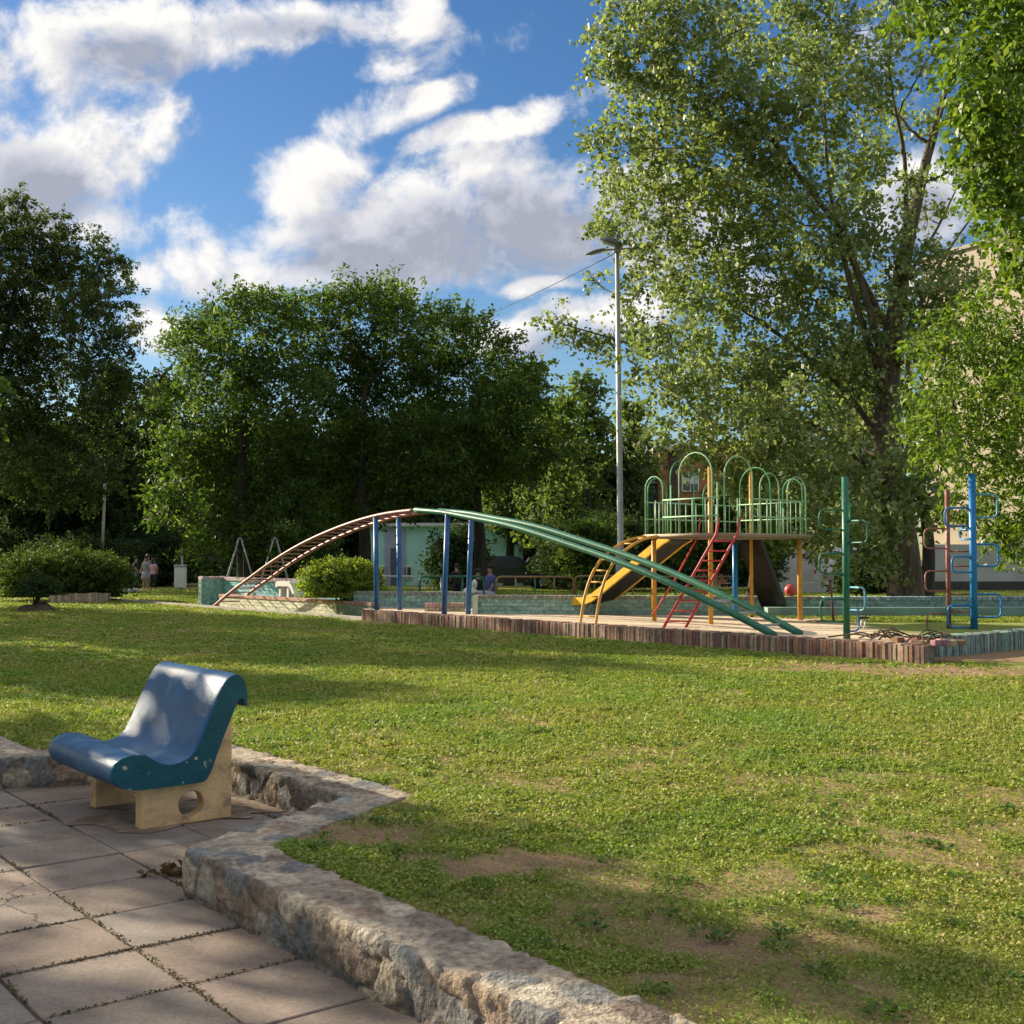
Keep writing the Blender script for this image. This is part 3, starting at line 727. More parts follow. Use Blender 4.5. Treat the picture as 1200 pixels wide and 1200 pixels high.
# ------------------------------------------------------------------ trees
def leaves(centres, radii, per, leaf, aspect=.62, droop=.3, spread=.22, hollow=.55, seed=1, twig_leaves=22, upbias=.5, dens=1.0, fold=.12, flat=.5, stray=.10):
    g = np.random.default_rng(seed); out_p = []; out_n = []; out_a = []
    cm = np.mean(centres, 0)
    for c, r in zip(centres, radii):
        c = np.array(c); r = np.array(r if hasattr(r, '__len__') else (r, r, r*.85))
        vol = (r[0]*r[2])
        nt = max(3, int(per*vol*dens))
        d = g.normal(0, 1, (nt, 3)); d /= np.linalg.norm(d, axis=1, keepdims=True)
        rad = hollow+(1.08-hollow)*g.random(nt)**.6+(g.random(nt) < stray)*g.random(nt)*.45
        lump = .78+.5*vnoise(d[:, 0]*2.2+c[0], d[:, 1]*2.2+c[1], d[:, 2]*2.2+c[2], seed)
        o = c+d*rad[:, None]*lump[:, None]*r
        k = twig_leaves
        tdir = d*.8+g.normal(0, .5, (nt, 3)); tdir[:, 2] -= droop; tdir /= np.linalg.norm(tdir, axis=1, keepdims=True)
        tt = g.random((nt, k, 1))*spread*2.6-spread*.6
        p = o[:, None]+tdir[:, None]*tt+g.normal(0, spread*.42, (nt, k, 3))*(1, 1, .75)
        nn = d[:, None]*.25+g.normal(0, flat, (nt, k, 3)); nn[..., 2] += upbias
        aa = tdir[:, None]+g.normal(0, .7, (nt, k, 3)); aa[..., 2] -= droop
        out_p.append(p.reshape(-1, 3)); out_n.append(nn.reshape(-1, 3)); out_a.append(aa.reshape(-1, 3))
    p = np.concatenate(out_p); nn = np.concatenate(out_n); aa = np.concatenate(out_a)
    p[:, 2] = np.maximum(p[:, 2], LZ+.03)
    size = leaf*(.55+.8*g.random(len(p)))
    return leaf_quads(p, size, nn, aa, aspect, fold)
def limb(mb, a, b, r0, r1, seed, sag=.1, n=8, sides=6):
    g = random.Random(seed); a, b = Vector(a), Vector(b); L_ = (b-a).length
    pts = []
    off = Vector((g.uniform(-1, 1), g.uniform(-1, 1), g.uniform(-.5, .3)))*L_*.09
    for i in range(n+1):
        t = i/n; p = a.lerp(b, t)+off*math.sin(math.pi*t)
        p.z -= L_*sag*math.sin(math.pi*t)*.3
        if 0 < i < n: p += Vector((g.uniform(-1, 1), g.uniform(-1, 1), g.uniform(-1, 1)))*L_*.018
        pts.append(p)
    mb.tube(pts, [r0+(r1-r0)*(i/n)**.8 for i in range(n+1)], sides, caps=False)
    return pts
def tree(name, label, cat, trunk, clumps, leafm, barkm, leaf=.13, per=8, group=None, seed=1, r0=.3, r1=.05, branch_r=.09, twigs=5, limbs=None, **kw):
    base = trunk[0]
    t = thing(name, label, cat, base, 0, group)
    B = Vector(base)
    mb = MB(); tp = smoothline(trunk, 5); n = len(tp)
    rs = [r0*(1-(i/(n-1)))**.85+r1*(i/(n-1)) for i in range(n)]
    rs[0] *= 1.45; 
    if n > 2: rs[1] *= 1.15
    mb.tube([p-B for p in tp], rs, 14, caps=False)
    g = random.Random(seed)
    C = [Vector(c[:3]) for c in clumps]; RR = [c[3] for c in clumps]
    nodes = [(tp[k], rs[k]) for k in range(int(n*.25), n)]
    for lp_, lr_ in (limbs or []):
        sp = smoothline(lp_, 6); m_ = len(sp)
        rr_ = [lr_*(1-.8*q/(m_-1)) for q in range(m_)]
        mb.tube([p-B for p in sp], rr_, 9, caps=False); nodes += list(zip(sp[3:], rr_[3:]))
    order = sorted(range(len(C)), key=lambda q: min((C[q]-nd[0]).length for nd in nodes))
    for i in order:
        c = C[i]
        s, rw = min(nodes, key=lambda nd: (nd[0]-c).length+1.5*max(0, nd[0].z-(c.z-.45*(c-nd[0]).length))-min(.8, nd[1]*3))
        rr = min(rw*.62, branch_r*(.45+.1*(c-s).length)); rr = max(rr, .018)
        pts = limb(mb, s-B, c-B, rr, rr*.35, seed*31+i, n=7)
        nodes += [(p+B, rr*(1-.65*q/7)) for q, p in enumerate(pts) if q > 2]
        rad = RR[i] if not hasattr(RR[i], '__len__') else RR[i][0]
        for k in range(twigs):
            d = Vector((g.gauss(0, 1), g.gauss(0, 1), g.gauss(.2, .8))).normalized()*rad*g.uniform(.6, 1)
            st = pts[g.randint(3, len(pts)-1)]
            limb(mb, st, (c-B)+d, max(.012, rr*.32), .006, seed*77+i*9+k, n=5, sides=4)
    mb.build('trunk', barkm, t, smooth=True)
    V, Fq = leaves([tuple(c-B) for c in C], RR, per, leaf, seed=seed, **kw)
    V[:, 2] = np.maximum(V[:, 2], .02)
    mk('crown', V, Fq, leafm, t); print('leaves', name, len(Fq))
    return t
def clumps_px(lst, Y, depth=1.0, seed=0, grow=1.0):
    g = random.Random(seed); out = []
    for it in lst:
        px, py, r = it[:3]; dy = it[3] if len(it) > 3 else g.uniform(-1, 1)*depth
        x, y, z = D(px, py, Y+dy); out.append((x, y, z, r/F*Y*grow))
    return out

# the big poplar on the right
TD = 29.0
pop = [(735,20,48),(795,5,50),(750,90,52),(815,80,55),(870,110,50),(930,60,45),(985,30,50),(930,-20,50),(860,20,26),(725,160,34),(785,165,55),(850,175,58),(915,150,55),(975,110,50),
       (1025,90,34),(1000,180,52),(725,215,32,4.5),(765,235,50),(835,250,60),(905,240,58),(975,255,55),(1035,260,38),(715,272,26,5),(765,310,46,4.5),(830,330,60),(900,320,60),(970,335,58),(1030,345,45),
       (655,372,24,4.5),(690,398,24,4.5),(722,392,26,5),(760,390,34,4.5),(735,350,24,5),(790,420,52),(860,420,60),(930,415,60),(1000,420,56),(800,490,42),(865,500,56),(935,500,60),(1005,505,58),(1065,440,30),
       (815,525,28),(890,545,36),(940,570,48),(1000,580,56),(1060,550,42,-3),(1050,592,28,-3),(1008,625,28,-3),(1098,600,24,-2),(975,625,28,-2),(905,598,34),(945,622,32),(870,565,30),(1025,660,22,-3),(1000,600,30,-4),(1110,300,28),(1090,250,22),(1135,330,24),(1085,350,32),(1100,395,26),(1070,390,30),(1120,345,26),(1095,60,18),(1110,130,20),(1050,55,18),(1062,130,16),(1120,195,20),(1058,-5,26),(1105,10,22),(1110,370,24),(1060,310,22),
       (700,260,22,5.5),(690,320,10,5),(880,20,24),(1060,20,16),(1075,200,16),(1090,480,34,-2),(960,560,40,-3)]
tb = D(1062, 711, TD)
trunk = [(tb[0], TD, LZ-.05), D(1056, 640, TD), D(1045, 560, TD), D(1041, 490, TD), D(1046, 420, TD), D(1062, 310, TD), D(1085, 210, TD), D(1112, 105, TD+.3)]
plimbs = [([D(1041,480,TD), D(1032,400,TD-.8), D(995,280,TD-1.2), D(940,200,TD-1.5), D(872,100,TD-1.5), D(845,10,TD-1.5)], .11),
          ([D(1046,440,TD), D(1075,370,TD+1), D(1110,300,TD+1.5), D(1145,250,TD+2)], .10),
          ([D(1041,460,TD), D(1000,330,TD-1), D(975,200,TD-1), D(972,60,TD-1)], .09),
          ([D(1043,530,TD), D(985,450,TD+1), D(900,380,TD+1.5), D(820,330,TD+3.5), D(735,290,TD+5)], .085),
          ([D(1046,570,TD), D(960,500,TD-1.5), D(850,440,TD+2), D(750,405,TD+4.5), D(660,378,TD+4.5)], .08),
          ([D(1048,400,TD), D(1000,300,TD+2), D(900,180,TD+2), D(800,80,TD+2)], .085),
          ([D(1066,290,TD), D(1066,180,TD-.6), D(1050,80,TD-1), D(1056,-20,TD-1)], .07), ([D(1080,230,TD), D(1104,150,TD), D(1120,70,TD-.5), D(1116,-30,TD-.5)], .065), ([D(1056,340,TD), D(1100,270,TD+.5), D(1130,210,TD+1)], .06),
          ([D(1046,590,TD), D(1072,500,TD+.5), D(1066,430,TD+1), D(1095,340,TD+2)], .12)]
t4 = tree('poplar_tree', 'huge poplar with thick furrowed trunk and pale shimmering leaves behind the climbing frames', 'tree',
     trunk, clumps_px(pop, TD, 2.6, 4, .93), M_poplar, M_bark, limbs=plimbs, leaf=.128, per=80, seed=4, r0=.47, r1=.05, branch_r=.10, twigs=7, aspect=.85, droop=.5, spread=.24, hollow=.35, upbias=.25, flat=.8, twig_leaves=24)
# near tree hanging in at the upper right
NT = 11.5
near = [(1190,20,60),(1125,0,34),(1165,75,52),(1215,100,60),(1155,140,36),(1195,180,58),(1230,240,60),(1170,215,36),(1190,275,34),(1095,-10,28),(1240,20,80),(1230,310,40)]
tree('street_tree', 'near tree with large glossy bright green leaves hanging in at upper right corner', 'tree',
     [(D(1480,700,NT)[0], NT, LZ-.05), D(1470,400,NT), D(1440,150,NT), D(1400,-60,NT), D(1350,-260,NT)], clumps_px(near, NT, .9, 8), M_near, M_bark, leaf=.088, per=420, seed=8, r0=.2, r1=.05, branch_r=.035,
     aspect=.55, droop=.7, spread=.13, hollow=.3, upbias=.3, flat=.6, twig_leaves=20, twigs=4)
N2 = 20.0
near2 = [(1165,360,34),(1110,395,34),(1200,390,44),(1150,420,46),(1090,450,30),(1120,475,40),(1190,470,50),(1100,520,30),(1150,535,46),(1210,540,50),(1190,600,44,1),(1140,590,30,1),(1230,450,60),(1225,620,40),(1080,395,16),(1085,490,20),(1180,640,24,1)]
tree('leafy_tree', 'bright leafy tree leaning in from the right edge beyond the blue climbing pole', 'tree',
     [(D(1330,755,N2)[0], N2, LZ-.05), D(1325,600,N2), D(1310,480,N2), D(1290,380,N2), D(1270,300,N2)], clumps_px(near2, N2, 1.2, 9), M_near, M_bark, leaf=.125, per=170, seed=9, r0=.18, r1=.05, branch_r=.05,
     aspect=.42, droop=.5, spread=.17, hollow=.3, upbias=.35, flat=.6, twig_leaves=20, twigs=4)
# dark tree at the left edge
LT = 54.0
lf = [(5,262,36),(45,280,40),(90,300,40),(128,318,26),(0,335,52),(55,345,50),(105,365,44),(140,400,22),(155,375,12),(5,410,54),(60,420,50),(115,440,38),(150,445,20),(10,480,48),(60,500,44),(105,515,34),(30,545,36),(75,560,26,-2),(60,590,16,-2),(105,585,16,-2),(120,555,22,-2),(-60,300,80),(-70,420,90),(-120,350,90),(-40,520,60),(15,232,14),(160,470,18)]
tree('tipa_tree', 'tall dark feathery tree at the left edge behind the big hedge', 'tree',
     [(D(-60,700,LT)[0], LT, LZ-.05), D(-55,600,LT), D(-30,500,LT), D(0,400,LT), D(20,300,LT)], clumps_px(lf, LT, 2.2, 5), M_left, M_barkd, leaf=.17, per=85, seed=5, r0=.34, r1=.06, branch_r=.08,
     aspect=.5, droop=.3, spread=.2, hollow=.3, upbias=.4, flat=.6, twig_leaves=24)
# the three broad dark trees in the middle
CT = 38.0
ca = [(222,385,15),(245,368,17),(275,358,15),(312,350,17),(340,358,14),(235,400,38),(300,380,38),(265,440,52),(215,470,34),(215,530,36),(205,590,30),(255,530,56),(320,450,54),(310,540,60),(265,610,42),(330,615,50),(230,640,20),(345,370,22),(290,650,20)]
cb = [(362,350,15),(396,342,17),(436,338,15),(457,330,13),(478,350,15),(370,385,40),(430,375,36),(458,352,22),(400,440,56),(380,520,56),(455,430,50),(450,520,58),(400,585,40),(465,575,34),(420,350,18),(480,385,30)]
cc = [(512,365,16),(545,378,14),(590,398,15),(622,432,14),(520,395,38),(575,425,36),(515,450,50),(585,480,46),(545,530,56),(610,530,40),(622,465,24),(600,540,30),(530,555,34),(560,385,18)]
labs = ['broad leafy tree with sunlit left flank behind the red arch ladder', 'broad dark tree with the tallest peak behind the top of the arch ladder', 'dark broad tree right of the other two, behind the green end of the arch']
for i, (cl, bx) in enumerate(((ca, 285), (cb, 425), (cc, 560))):
    Y = CT+(0, 2, 3)[i]
    tree('broadleaf_tree', labs[i], 'tree', [(D(bx,700,Y)[0], Y, LZ-.05), D(bx+3,640,Y), D(bx-2,560,Y), D(bx+2,450,Y)],
         clumps_px(cl, Y, 2.8, 40+i, .92), M_maple, M_barkd, leaf=.17, per=100, group='broad trees in a row behind the playground', seed=20+i, r0=.26, r1=.06, branch_r=.08,
         aspect=.45, droop=.1, spread=.30, hollow=.35, upbias=.3, flat=.7, twig_leaves=28, stray=.1)
# trees further back
def auto_tree(name, label, px, top, half, Y, leafm, seed, base=None, low=.15, leaf=.24, per=14, group='trees along the far side of the park', shape=1.0, n=16, dens=1.0):
    g = random.Random(seed); H = (HY-top)/F*Y+CH; w = half/F*Y; x0 = (px-CX)/F*Y
    cl = []
    z0 = LZ+(H-LZ)*low
    for k in range(n):
        tz = (k+.5)/n; z = z0+(H-z0)*tz
        prof_ = math.sin(math.pi*min(1, (tz*.86+.14)))**.55 if shape == 1 else (1-tz)**.7*.9+.15
        ra = w*prof_*g.uniform(.25, .72); a = g.uniform(0, 2*math.pi) if k % 2 else (k*2.4)
        r = w*g.uniform(.36, .5)*(1 if tz < .8 else .7)
        cl.append((x0+ra*math.cos(a), Y+ra*math.sin(a), min(z, H-r*.7), r))
    cl.append((x0, Y, H-w*.3, w*.34))
    return tree(name, label, 'tree', [(x0, Y, LZ-.05), (x0+.1, Y, LZ+(H-LZ)*.3), (x0-.1, Y, LZ+(H-LZ)*.6), (x0, Y, LZ+(H-LZ)*.85)], cl, leafm, M_barkd,
                leaf=leaf, per=per*dens, group=group, seed=seed, r0=.22, r1=.05, branch_r=.06, twigs=2, spread=.34, hollow=.3, twig_leaves=16, flat=.7)
far = [('pale_tree', 'slim pale tree top rising right of the dark broad trees', 632, 424, 34, 56, M_far, 1),
       ('pale_tree', 'pale feathery tree just left of the tall lamp post', 688, 440, 40, 54, M_far, 1),
       ('pale_tree', 'pale tree seen behind the tall lamp post top branches', 742, 470, 36, 58, M_far, 1),
       ('pale_tree', 'pale tree top between the dark broad trees and the slim one', 596, 428, 34, 60, M_far, 1),
       ('pale_tree', 'low pale tree between the slim one and the lamp post', 662, 462, 36, 52, M_far, 1),
       ('evergreen_tree', 'dark evergreen behind the hedge at the far left', 30, 480, 60, 62, M_dark, 1),
       ('evergreen_tree', 'dark evergreen between the left pole and the sunlit broad tree', 130, 430, 50, 64, M_dark, 1),
       ('evergreen_tree', 'dark evergreen peeking over the left flank of the broad trees', 190, 440, 46, 60, M_dark, 1),
       ('evergreen_tree', 'dark evergreen far behind the red ladder', 340, 500, 70, 70, M_dark, 1),
       ('evergreen_tree', 'dark evergreen standing above the turquoise building', 500, 470, 70, 72, M_dark, 1),
       ('evergreen_tree', 'dense dark evergreen right of the turquoise building', 650, 510, 52, 62, M_dark, 1),
       ('evergreen_tree', 'dense dark evergreen directly behind the lamp post', 715, 530, 48, 57, M_dark, 1),
       ('park_tree', 'slim dark trunked tree close behind the right side of the poplar trunk', 1084, 470, 26, 34, M_maple, 1),
       ('park_tree', 'slim dark trunked tree behind the shaded metal slide', 882, 520, 34, 40, M_maple, 1),
       ('evergreen_tree', 'wide dark evergreen filling the gap left of the light pole', 75, 500, 80, 72, M_dark, 1),
       ('evergreen_tree', 'low wide dark evergreen behind the far left group of people', 175, 520, 80, 69, M_dark, 1),
       ('evergreen_tree', 'low wide dark evergreen behind the swing frames', 265, 500, 80, 74, M_dark, 1),
       ('evergreen_tree', 'low wide dark evergreen behind the top of the arch ladder', 420, 490, 85, 76, M_dark, 1),
       ('evergreen_tree', 'low wide dark evergreen behind the green half of the arch ladder', 575, 480, 80, 74, M_dark, 1),
       ('evergreen_tree', 'low wide dark evergreen at the very left edge of the view', -20, 500, 80, 68, M_dark, 1),
       ('evergreen_tree', 'dark evergreen behind the middle of the poplar crown', 900, 440, 60, 66, M_far, 1),
       ('evergreen_tree', 'dark evergreen behind the poplar trunk', 1000, 400, 66, 70, M_far, 1)]
for i, (nm, lb, px, top, half, Y, m, sh) in enumerate(far):
    auto_tree(nm, lb, px, top, half, Y, m, 100+i, shape=sh, leaf=.27 if m is not M_dark else .30, low=.42 if m is M_maple else .06 if m is M_dark else .2, per=55)
# trees outside the picture on the left whose shade lies across lawn and paving
for i, (c_, a_, H, w, lb) in enumerate([(8.6, 28, 8.3, 2.2, 'tree beyond the left edge whose shade crosses the lawn'), (12.6, 29, 8.6, 2.3, 'second tree beyond the left edge, farther than the bench'),
                                   (1.3, 18.5, 6.2, 2.3, 'nearest tree beyond the left edge, shading the paving'), (4.6, 17.5, 5.6, 1.1, 'slim young tree beyond the left edge in line with the bench'), (16.0, 31, 10.2, 2.4, 'farthest tree beyond the left edge'), (-1.5, 14, 5.6, 1.7, 'small tree beyond the left edge beside the paving'), (3.75, 14.2, 5.2, .36, 'thin unseen sapling added to cast a narrow shadow band on the lawn'), (18.0, 36.5, 9.2, 1.8, 'tree beyond the left edge level with the wide hedge')]):  # the thin sapling is added, unseen, only for one narrow shadow band
    x, y = -.82*a_+.57*c_, .57*a_+.82*c_
    px = CX+x/y*F; top = HY-(H-CH)/y*F
    auto_tree('plaza_tree', lb, px, top, w/y*F, y, M_maple, 300+i, leaf=.24, per=95 if 1 < c_ < 2 else 45, low=(.14 if 1 < c_ < 2 else .3) if w > .6 else .78, group='trees beyond the left edge')

# shrubs
def shrub(name, label, c, r, leafm, leaf, per, seed, stem=True, group=None, n=9, up=.5):
    t = thing(name, label, 'shrub' if 'hedge' not in name else 'hedge', (c[0], c[1], c[2]-r[2]), 0, group)
    g = random.Random(seed); cs = []; rs = []
    for k in range(n):
        a = k*2.4; q = math.sqrt((k+.5)/n)
        cs.append((r[0]*.62*q*math.cos(a), r[1]*.62*q*math.sin(a), r[2]*(.75+.35*(1-q)*g.uniform(.6, 1.2)))); rs.append((r[0]*.46, r[1]*.46, r[2]*.62))
    mb = MB()
    for k in range(6):
        limb(mb, (g.uniform(-.1, .1), g.uniform(-.1, .1), -.02), cs[k % n], .03, .01, seed+k, n=5, sides=5)
    mb.build('stem', M_barkd, t, smooth=True)
    V, Fq = leaves(cs, rs, per, leaf, seed=seed, spread=leaf*1.2, hollow=.45, twig_leaves=14, flat=.7, droop=.0, aspect=.55, stray=.22)
    V[:, 2] = np.maximum(V[:, 2], .03)
    mk('foliage', V, Fq, leafm, t)
    return t
hx = D(74, 672, 38)
shrub('clipped_hedge', 'wide rounded dark hedge with sunlit yellow-green top at far left', (hx[0], 38, 1.15), (2.3, 1.4, 1.02), M_hedge, .085, 420, 51, n=14)
bx = P(46, 716, LZ)
shrub('small_bush', 'small dark round bush in front of the wide hedge', (bx[0], bx[1], .80), (.50, .45, .40), M_dark, .06, 1300, 52)
mb = MB(); mb.ball((bx[0], bx[1], .16), (.50, .45, .26), 18, 9, lambda d: 1+.12*math.sin(5*d[0]+3*d[1])); tag(mb.build('earth_mound', M_soil, smooth=True), 'low earth mound under the small round bush', 'mound')
sx = D(400, 680, 28.3)
shrub('round_bush', 'sunlit round yellow-green bush in the brick planter beside the blue posts', (sx[0], 28.6, .52+.56), (.98, .9, .66), M_bush, .065, 1500, 53, n=13)
shrub('dark_shrub', 'dark bushy shrub in front of the turquoise building', (D(538,655,46)[0], 46, 1.65), (1.3, 1.1, 1.5), M_dark, .16, 120, 54, n=11)
for i, (px, Y, w, h, lb) in enumerate([(684,50,2.0,2.0,'dark shrub mass right of the turquoise building'),(720,48,2.0,1.9,'dark shrub mass at the foot of the lamp post'),(785,49,1.8,1.7,'dark shrub mass behind the yellow slide'),
                                       (200,58,2.2,1.6,'dark shrub mass behind the people at left'),(330,52,2.6,1.7,'dark shrub mass behind the swing frames'),(880,50,1.4,1.4,'dark shrub under the tower deck'),(100,56,3.4,1.5,'dark shrub mass behind the wide hedge'),(1010,40,1.1,.75,'dark low shrub beside the poplar trunk'),(10,60,3.0,1.7,'dark shrub mass at the far left edge')]):
    shrub('dark_shrub', lb, (D(px,655,Y)[0], Y, LZ+h), (w, w*.7, h), M_dark, .17, 90, 60+i, n=10, group='dark shrubs under the far trees')
mdk = shrub('bright_bush', 'bright leafy bush standing between lamp post and dark trees', (D(690,600,42)[0], 42, 2.1), (1.3, .9, 1.4), M_maple, .16, 120, 81)
shrub('bright_bush', 'mid green bush seen through the bars of the tower', (D(850,600,36)[0], 36, 2.6), (1.9, 1.1, 1.5), M_maple, .15, 120, 82)

# ------------------------------------------------------------------ playground platform, walls
def sand_mat():
    m = bpy.data.materials.new('sand'); nt, N, L = nodes_of(m)
    out = N.new('ShaderNodeOutputMaterial'); b = N.new('ShaderNodeBsdfPrincipled'); L.new(b.outputs[0], out.inputs[0]); b.inputs['Roughness'].default_value = .95
    tc = N.new('ShaderNodeTexCoord'); n1 = N.new('ShaderNodeTexNoise'); n1.inputs['Scale'].default_value = 1.1; n1.inputs['Detail'].default_value = 9; n1.inputs['Roughness'].default_value = .65
    L.new(tc.outputs['Object'], n1.inputs['Vector'])
    sp = N.new('ShaderNodeSeparateXYZ'); L.new(tc.outputs['Object'], sp.inputs[0])
    mr = N.new('ShaderNodeMapRange'); mr.inputs['From Min'].default_value = 4.8; mr.inputs['From Max'].default_value = 7.2; mr.inputs['To Min'].default_value = -.35; mr.inputs['To Max'].default_value = .45
    L.new(sp.outputs['X'], mr.inputs['Value'])
    ad = N.new('ShaderNodeMath'); L.new(mr.outputs[0], ad.inputs[0]); L.new(n1.outputs['Fac'], ad.inputs[1])
    r = ramp(N, [(.0, (.66,.52,.36)), (.42, (.60,.47,.32)), (.50, (.42,.36,.18)), (.62, (.22,.26,.045)), (1, (.25,.29,.05))]); L.new(ad.outputs[0], r.inputs[0])
    L.new(r.outputs[0], b.inputs['Base Color'])
    n2 = N.new('ShaderNodeTexNoise'); n2.inputs['Scale'].default_value = 9; n2.inputs['Detail'].default_value = 6; L.new(tc.outputs['Object'], n2.inputs['Vector'])
    bp = N.new('ShaderNodeBump'); bp.inputs['Distance'].default_value = .05; bp.inputs['Strength'].default_value = .7; L.new(n2.outputs['Fac'], bp.inputs['Height']); L.new(bp.outputs[0], b.inputs['Normal'])
    return m
M_sand = sand_mat()
def build_sand():
    poly = [W(13.7, 22.6), W(13.7, 8.7), W(13.9, 8.3), (5.5, 16.55, 0), W(22, 7.2), W(34, 7.2), W(34, 8), (16, 24, 0), (11, 23.4, 0), (4, 23.9, 0), (-.8, 24.6, 0), (-.9, 27.3, 0), (-3.6, 27.6, 0)]
    poly = [(-3.4, 25.9), (-3.0, 25.9)]
    pts = [W(13.72, 22.28), W(13.62, 8.65), (5.7, 16.5, 0), (17.2, 25.3, 0), (10, 23.1, 0), (4, 23.7, 0), (-.8, 24.5, 0), (-.8, 27.0, 0), (-3.6, 27.7, 0)]
    bm = bmesh.new(); vs = [bm.verts.new((p[0], p[1], PZ)) for p in pts]; bm.faces.new(vs)
    bmesh.ops.triangulate(bm, faces=bm.faces[:]); bmesh.ops.recalc_face_normals(bm, faces=bm.faces)
    for f in bm.faces:
        if f.normal.z < 0: f.normal_flip()
    me = bpy.data.meshes.new('sand'); bm.to_mesh(me); bm.free(); me.materials.append(M_sand)
    o = bpy.data.objects.new('sand', me); COL.objects.link(o); tag(o, kind='structure')
build_sand()
def soldier(name, label, a, b, z0, z1, dep, pal, seed, w=.078, cat='edging', wob=.015, parent=None):
    w = w if cat != 'edging' or w > .09 else .058; g = random.Random(seed); mb = MB(); a = Vector((a[0], a[1], 0)); b = Vector((b[0], b[1], 0)); L_ = (b-a).length; t = (b-a).normalized(); n = Vector((-t.y, t.x, 0)); k = int(L_/w)
    rz = math.atan2(t.y, t.x)
    mb.c = (.2, .17, .14); c = (a+b)/2; mb.box((c.x, c.y, (z0+z1)/2-.006), (L_, dep-.03, z1-z0-.006), rz)
    for i in range(k):
        p = a+t*(w*(i+.5)); q = g.choice(pal); e = g.uniform(.8, 1.2); mb.c = tuple(x*e for x in q)
        big = g.random() < .08
        mb.box((p.x+n.x*g.uniform(-wob, wob), p.y+n.y*g.uniform(-wob, wob), (z0+z1)/2+g.uniform(-wob, wob)*.7-(.02 if big else 0)), (w-.012, dep, z1-z0), rz+g.uniform(-.03, .03), bevel=.006)
    o = mb.build(name, M_vcol, parent, cols=True)
    if not parent: tag(o, label, cat)
    return o
redpal = [(.36,.19,.13), (.28,.14,.10), (.42,.27,.18), (.20,.12,.10), (.46,.33,.24), (.30,.20,.15)]
soldier('brick_edging', 'long low edging of upright red-brown bricks along the front of the sand', W(13.72, 22.3), W(13.72, 8.55), LZ-.02, PZ+.015, .25, redpal, 1)
grn = [(.17,.28,.24), (.20,.31,.27), (.26,.31,.27), (.15,.21,.18), (.28,.32,.29)]
soldier('brick_edging', 'blue-green painted brick edging leading off to the right of the broken corner', (5.75, 16.35), (17.0, 25.05), LZ-.02, PZ+.06, .26, grn, 2)
# broken corner bricks and roots
g = random.Random(12); mb = MB()
for k in range(14):
    p = W(13.85+g.random()*.5, 8.45+g.random()*.9); mb.c = tuple(x*g.uniform(.7, 1.2) for x in g.choice(redpal)); mb.box((p[0], p[1], PZ+.02+g.random()*.03), (.2, .1, .07), g.uniform(0, 3), bevel=.008)
tag(mb.build('broken_bricks', M_vcol, cols=True), 'loose broken red bricks at the corner of the brick edging', 'rubble')
mb = MB()
for k in range(26):
    p = Vector(W(13.9+g.random()*1.0, 8.6+g.random()*1.5, PZ+.03)); q = p+Vector((g.uniform(-.6, .6), g.uniform(-.3, .3), 0)); m_ = (p+q)/2+Vector((g.uniform(-.1, .1), g.uniform(-.1, .1), g.uniform(.03, .12)))
    mb.tube(smoothline([p, m_, q], 4), .012, 5)
tag(mb.build('dead_branches', M_bark, smooth=True), 'tangle of dead branches lying beside the green climbing pole', 'branches', kind='stuff')
# planter walls
def brickwall(name, label, a, b, z0, z1, w, pal, cappal, seed, cap=.07, cat='low wall', group=None, bl=.26, bh=.075):
    t = thing(name, label, cat, (a[0], a[1], z0), 0, group)
    A = Vector((0, 0, 0)); Bv = Vector((b[0]-a[0], b[1]-a[1], 0)); L_ = Bv.length; d = Bv.normalized(); n = Vector((-d.y, d.x, 0)); rz = math.atan2(d.y, d.x); g = random.Random(seed)
    mb = MB(); mb.c = tuple(x*.7 for x in pal[0]); c = Bv/2; H = z1-z0-cap; mb.box((c.x, c.y, H/2), (L_, w-.02, H), rz)
    rows = max(1, int(H/bh)); k = int(L_/bl)
    for r in range(rows):
        for i in range(k+1):
            s = i*bl+(r % 2)*bl/2; e = min(L_, s+bl-.012)
            if e-s < .04: continue
            m_ = (s+e)/2; q = g.choice(pal); f = g.uniform(.85, 1.12); mb.c = tuple(x*f for x in q)
            mb.box((d.x*m_, d.y*m_, (r+.5)*H/rows), (e-s, w+g.uniform(-.002, .006), H/rows-.01), rz)
    mb.build('wall', M_vcol, t, cols=True)
    mc = MB(); mc.c = (.25,.2,.17); kk = int(L_/.1); 
    for i in range(kk):
        m_ = (i+.5)*L_/kk; q = g.choice(cappal); f = g.uniform(.85, 1.15); mc.c = tuple(x*f for x in q)
        mc.box((d.x*m_, d.y*m_, z1-z0-cap/2), (L_/kk-.01, w+.06, cap+g.uniform(-.004, .006)), rz, bevel=.006)
    mc.build('coping', M_vcol, t, cols=True)
    return t
cream = [(.70,.70,.50), (.64,.63,.46), (.72,.68,.52), (.54,.58,.42)]
salmon = [(.52,.30,.22), (.48,.26,.19), (.55,.36,.28)]
gren = [(.35,.52,.42), (.38,.54,.44), (.30,.47,.38)]
turq = [(.24,.56,.52), (.28,.60,.55), (.30,.52,.57)]
greyc = [(.30,.31,.25), (.34,.33,.26), (.27,.29,.26), (.38,.34,.24)]
pinkc = [(.45,.36,.36), (.50,.40,.40)]
bluc = [(.26,.37,.38), (.32,.41,.41), (.22,.31,.32), (.35,.39,.37)]
brickwall('planter_wall', 'low cream brick planter wall with salmon coping under the red ladder', W(14.45, 31.2), W(14.45, 24.7), LZ, .56, .22, cream, salmon, 1)
brickwall('planter_wall', 'short grey-green brick planter wall below the round bush', W(14.45, 24.68), W(14.3, 22.85), LZ, .56, .22, [(.20,.26,.17), (.24,.29,.19)], [(.33,.20,.16), (.28,.16,.13)], 2)
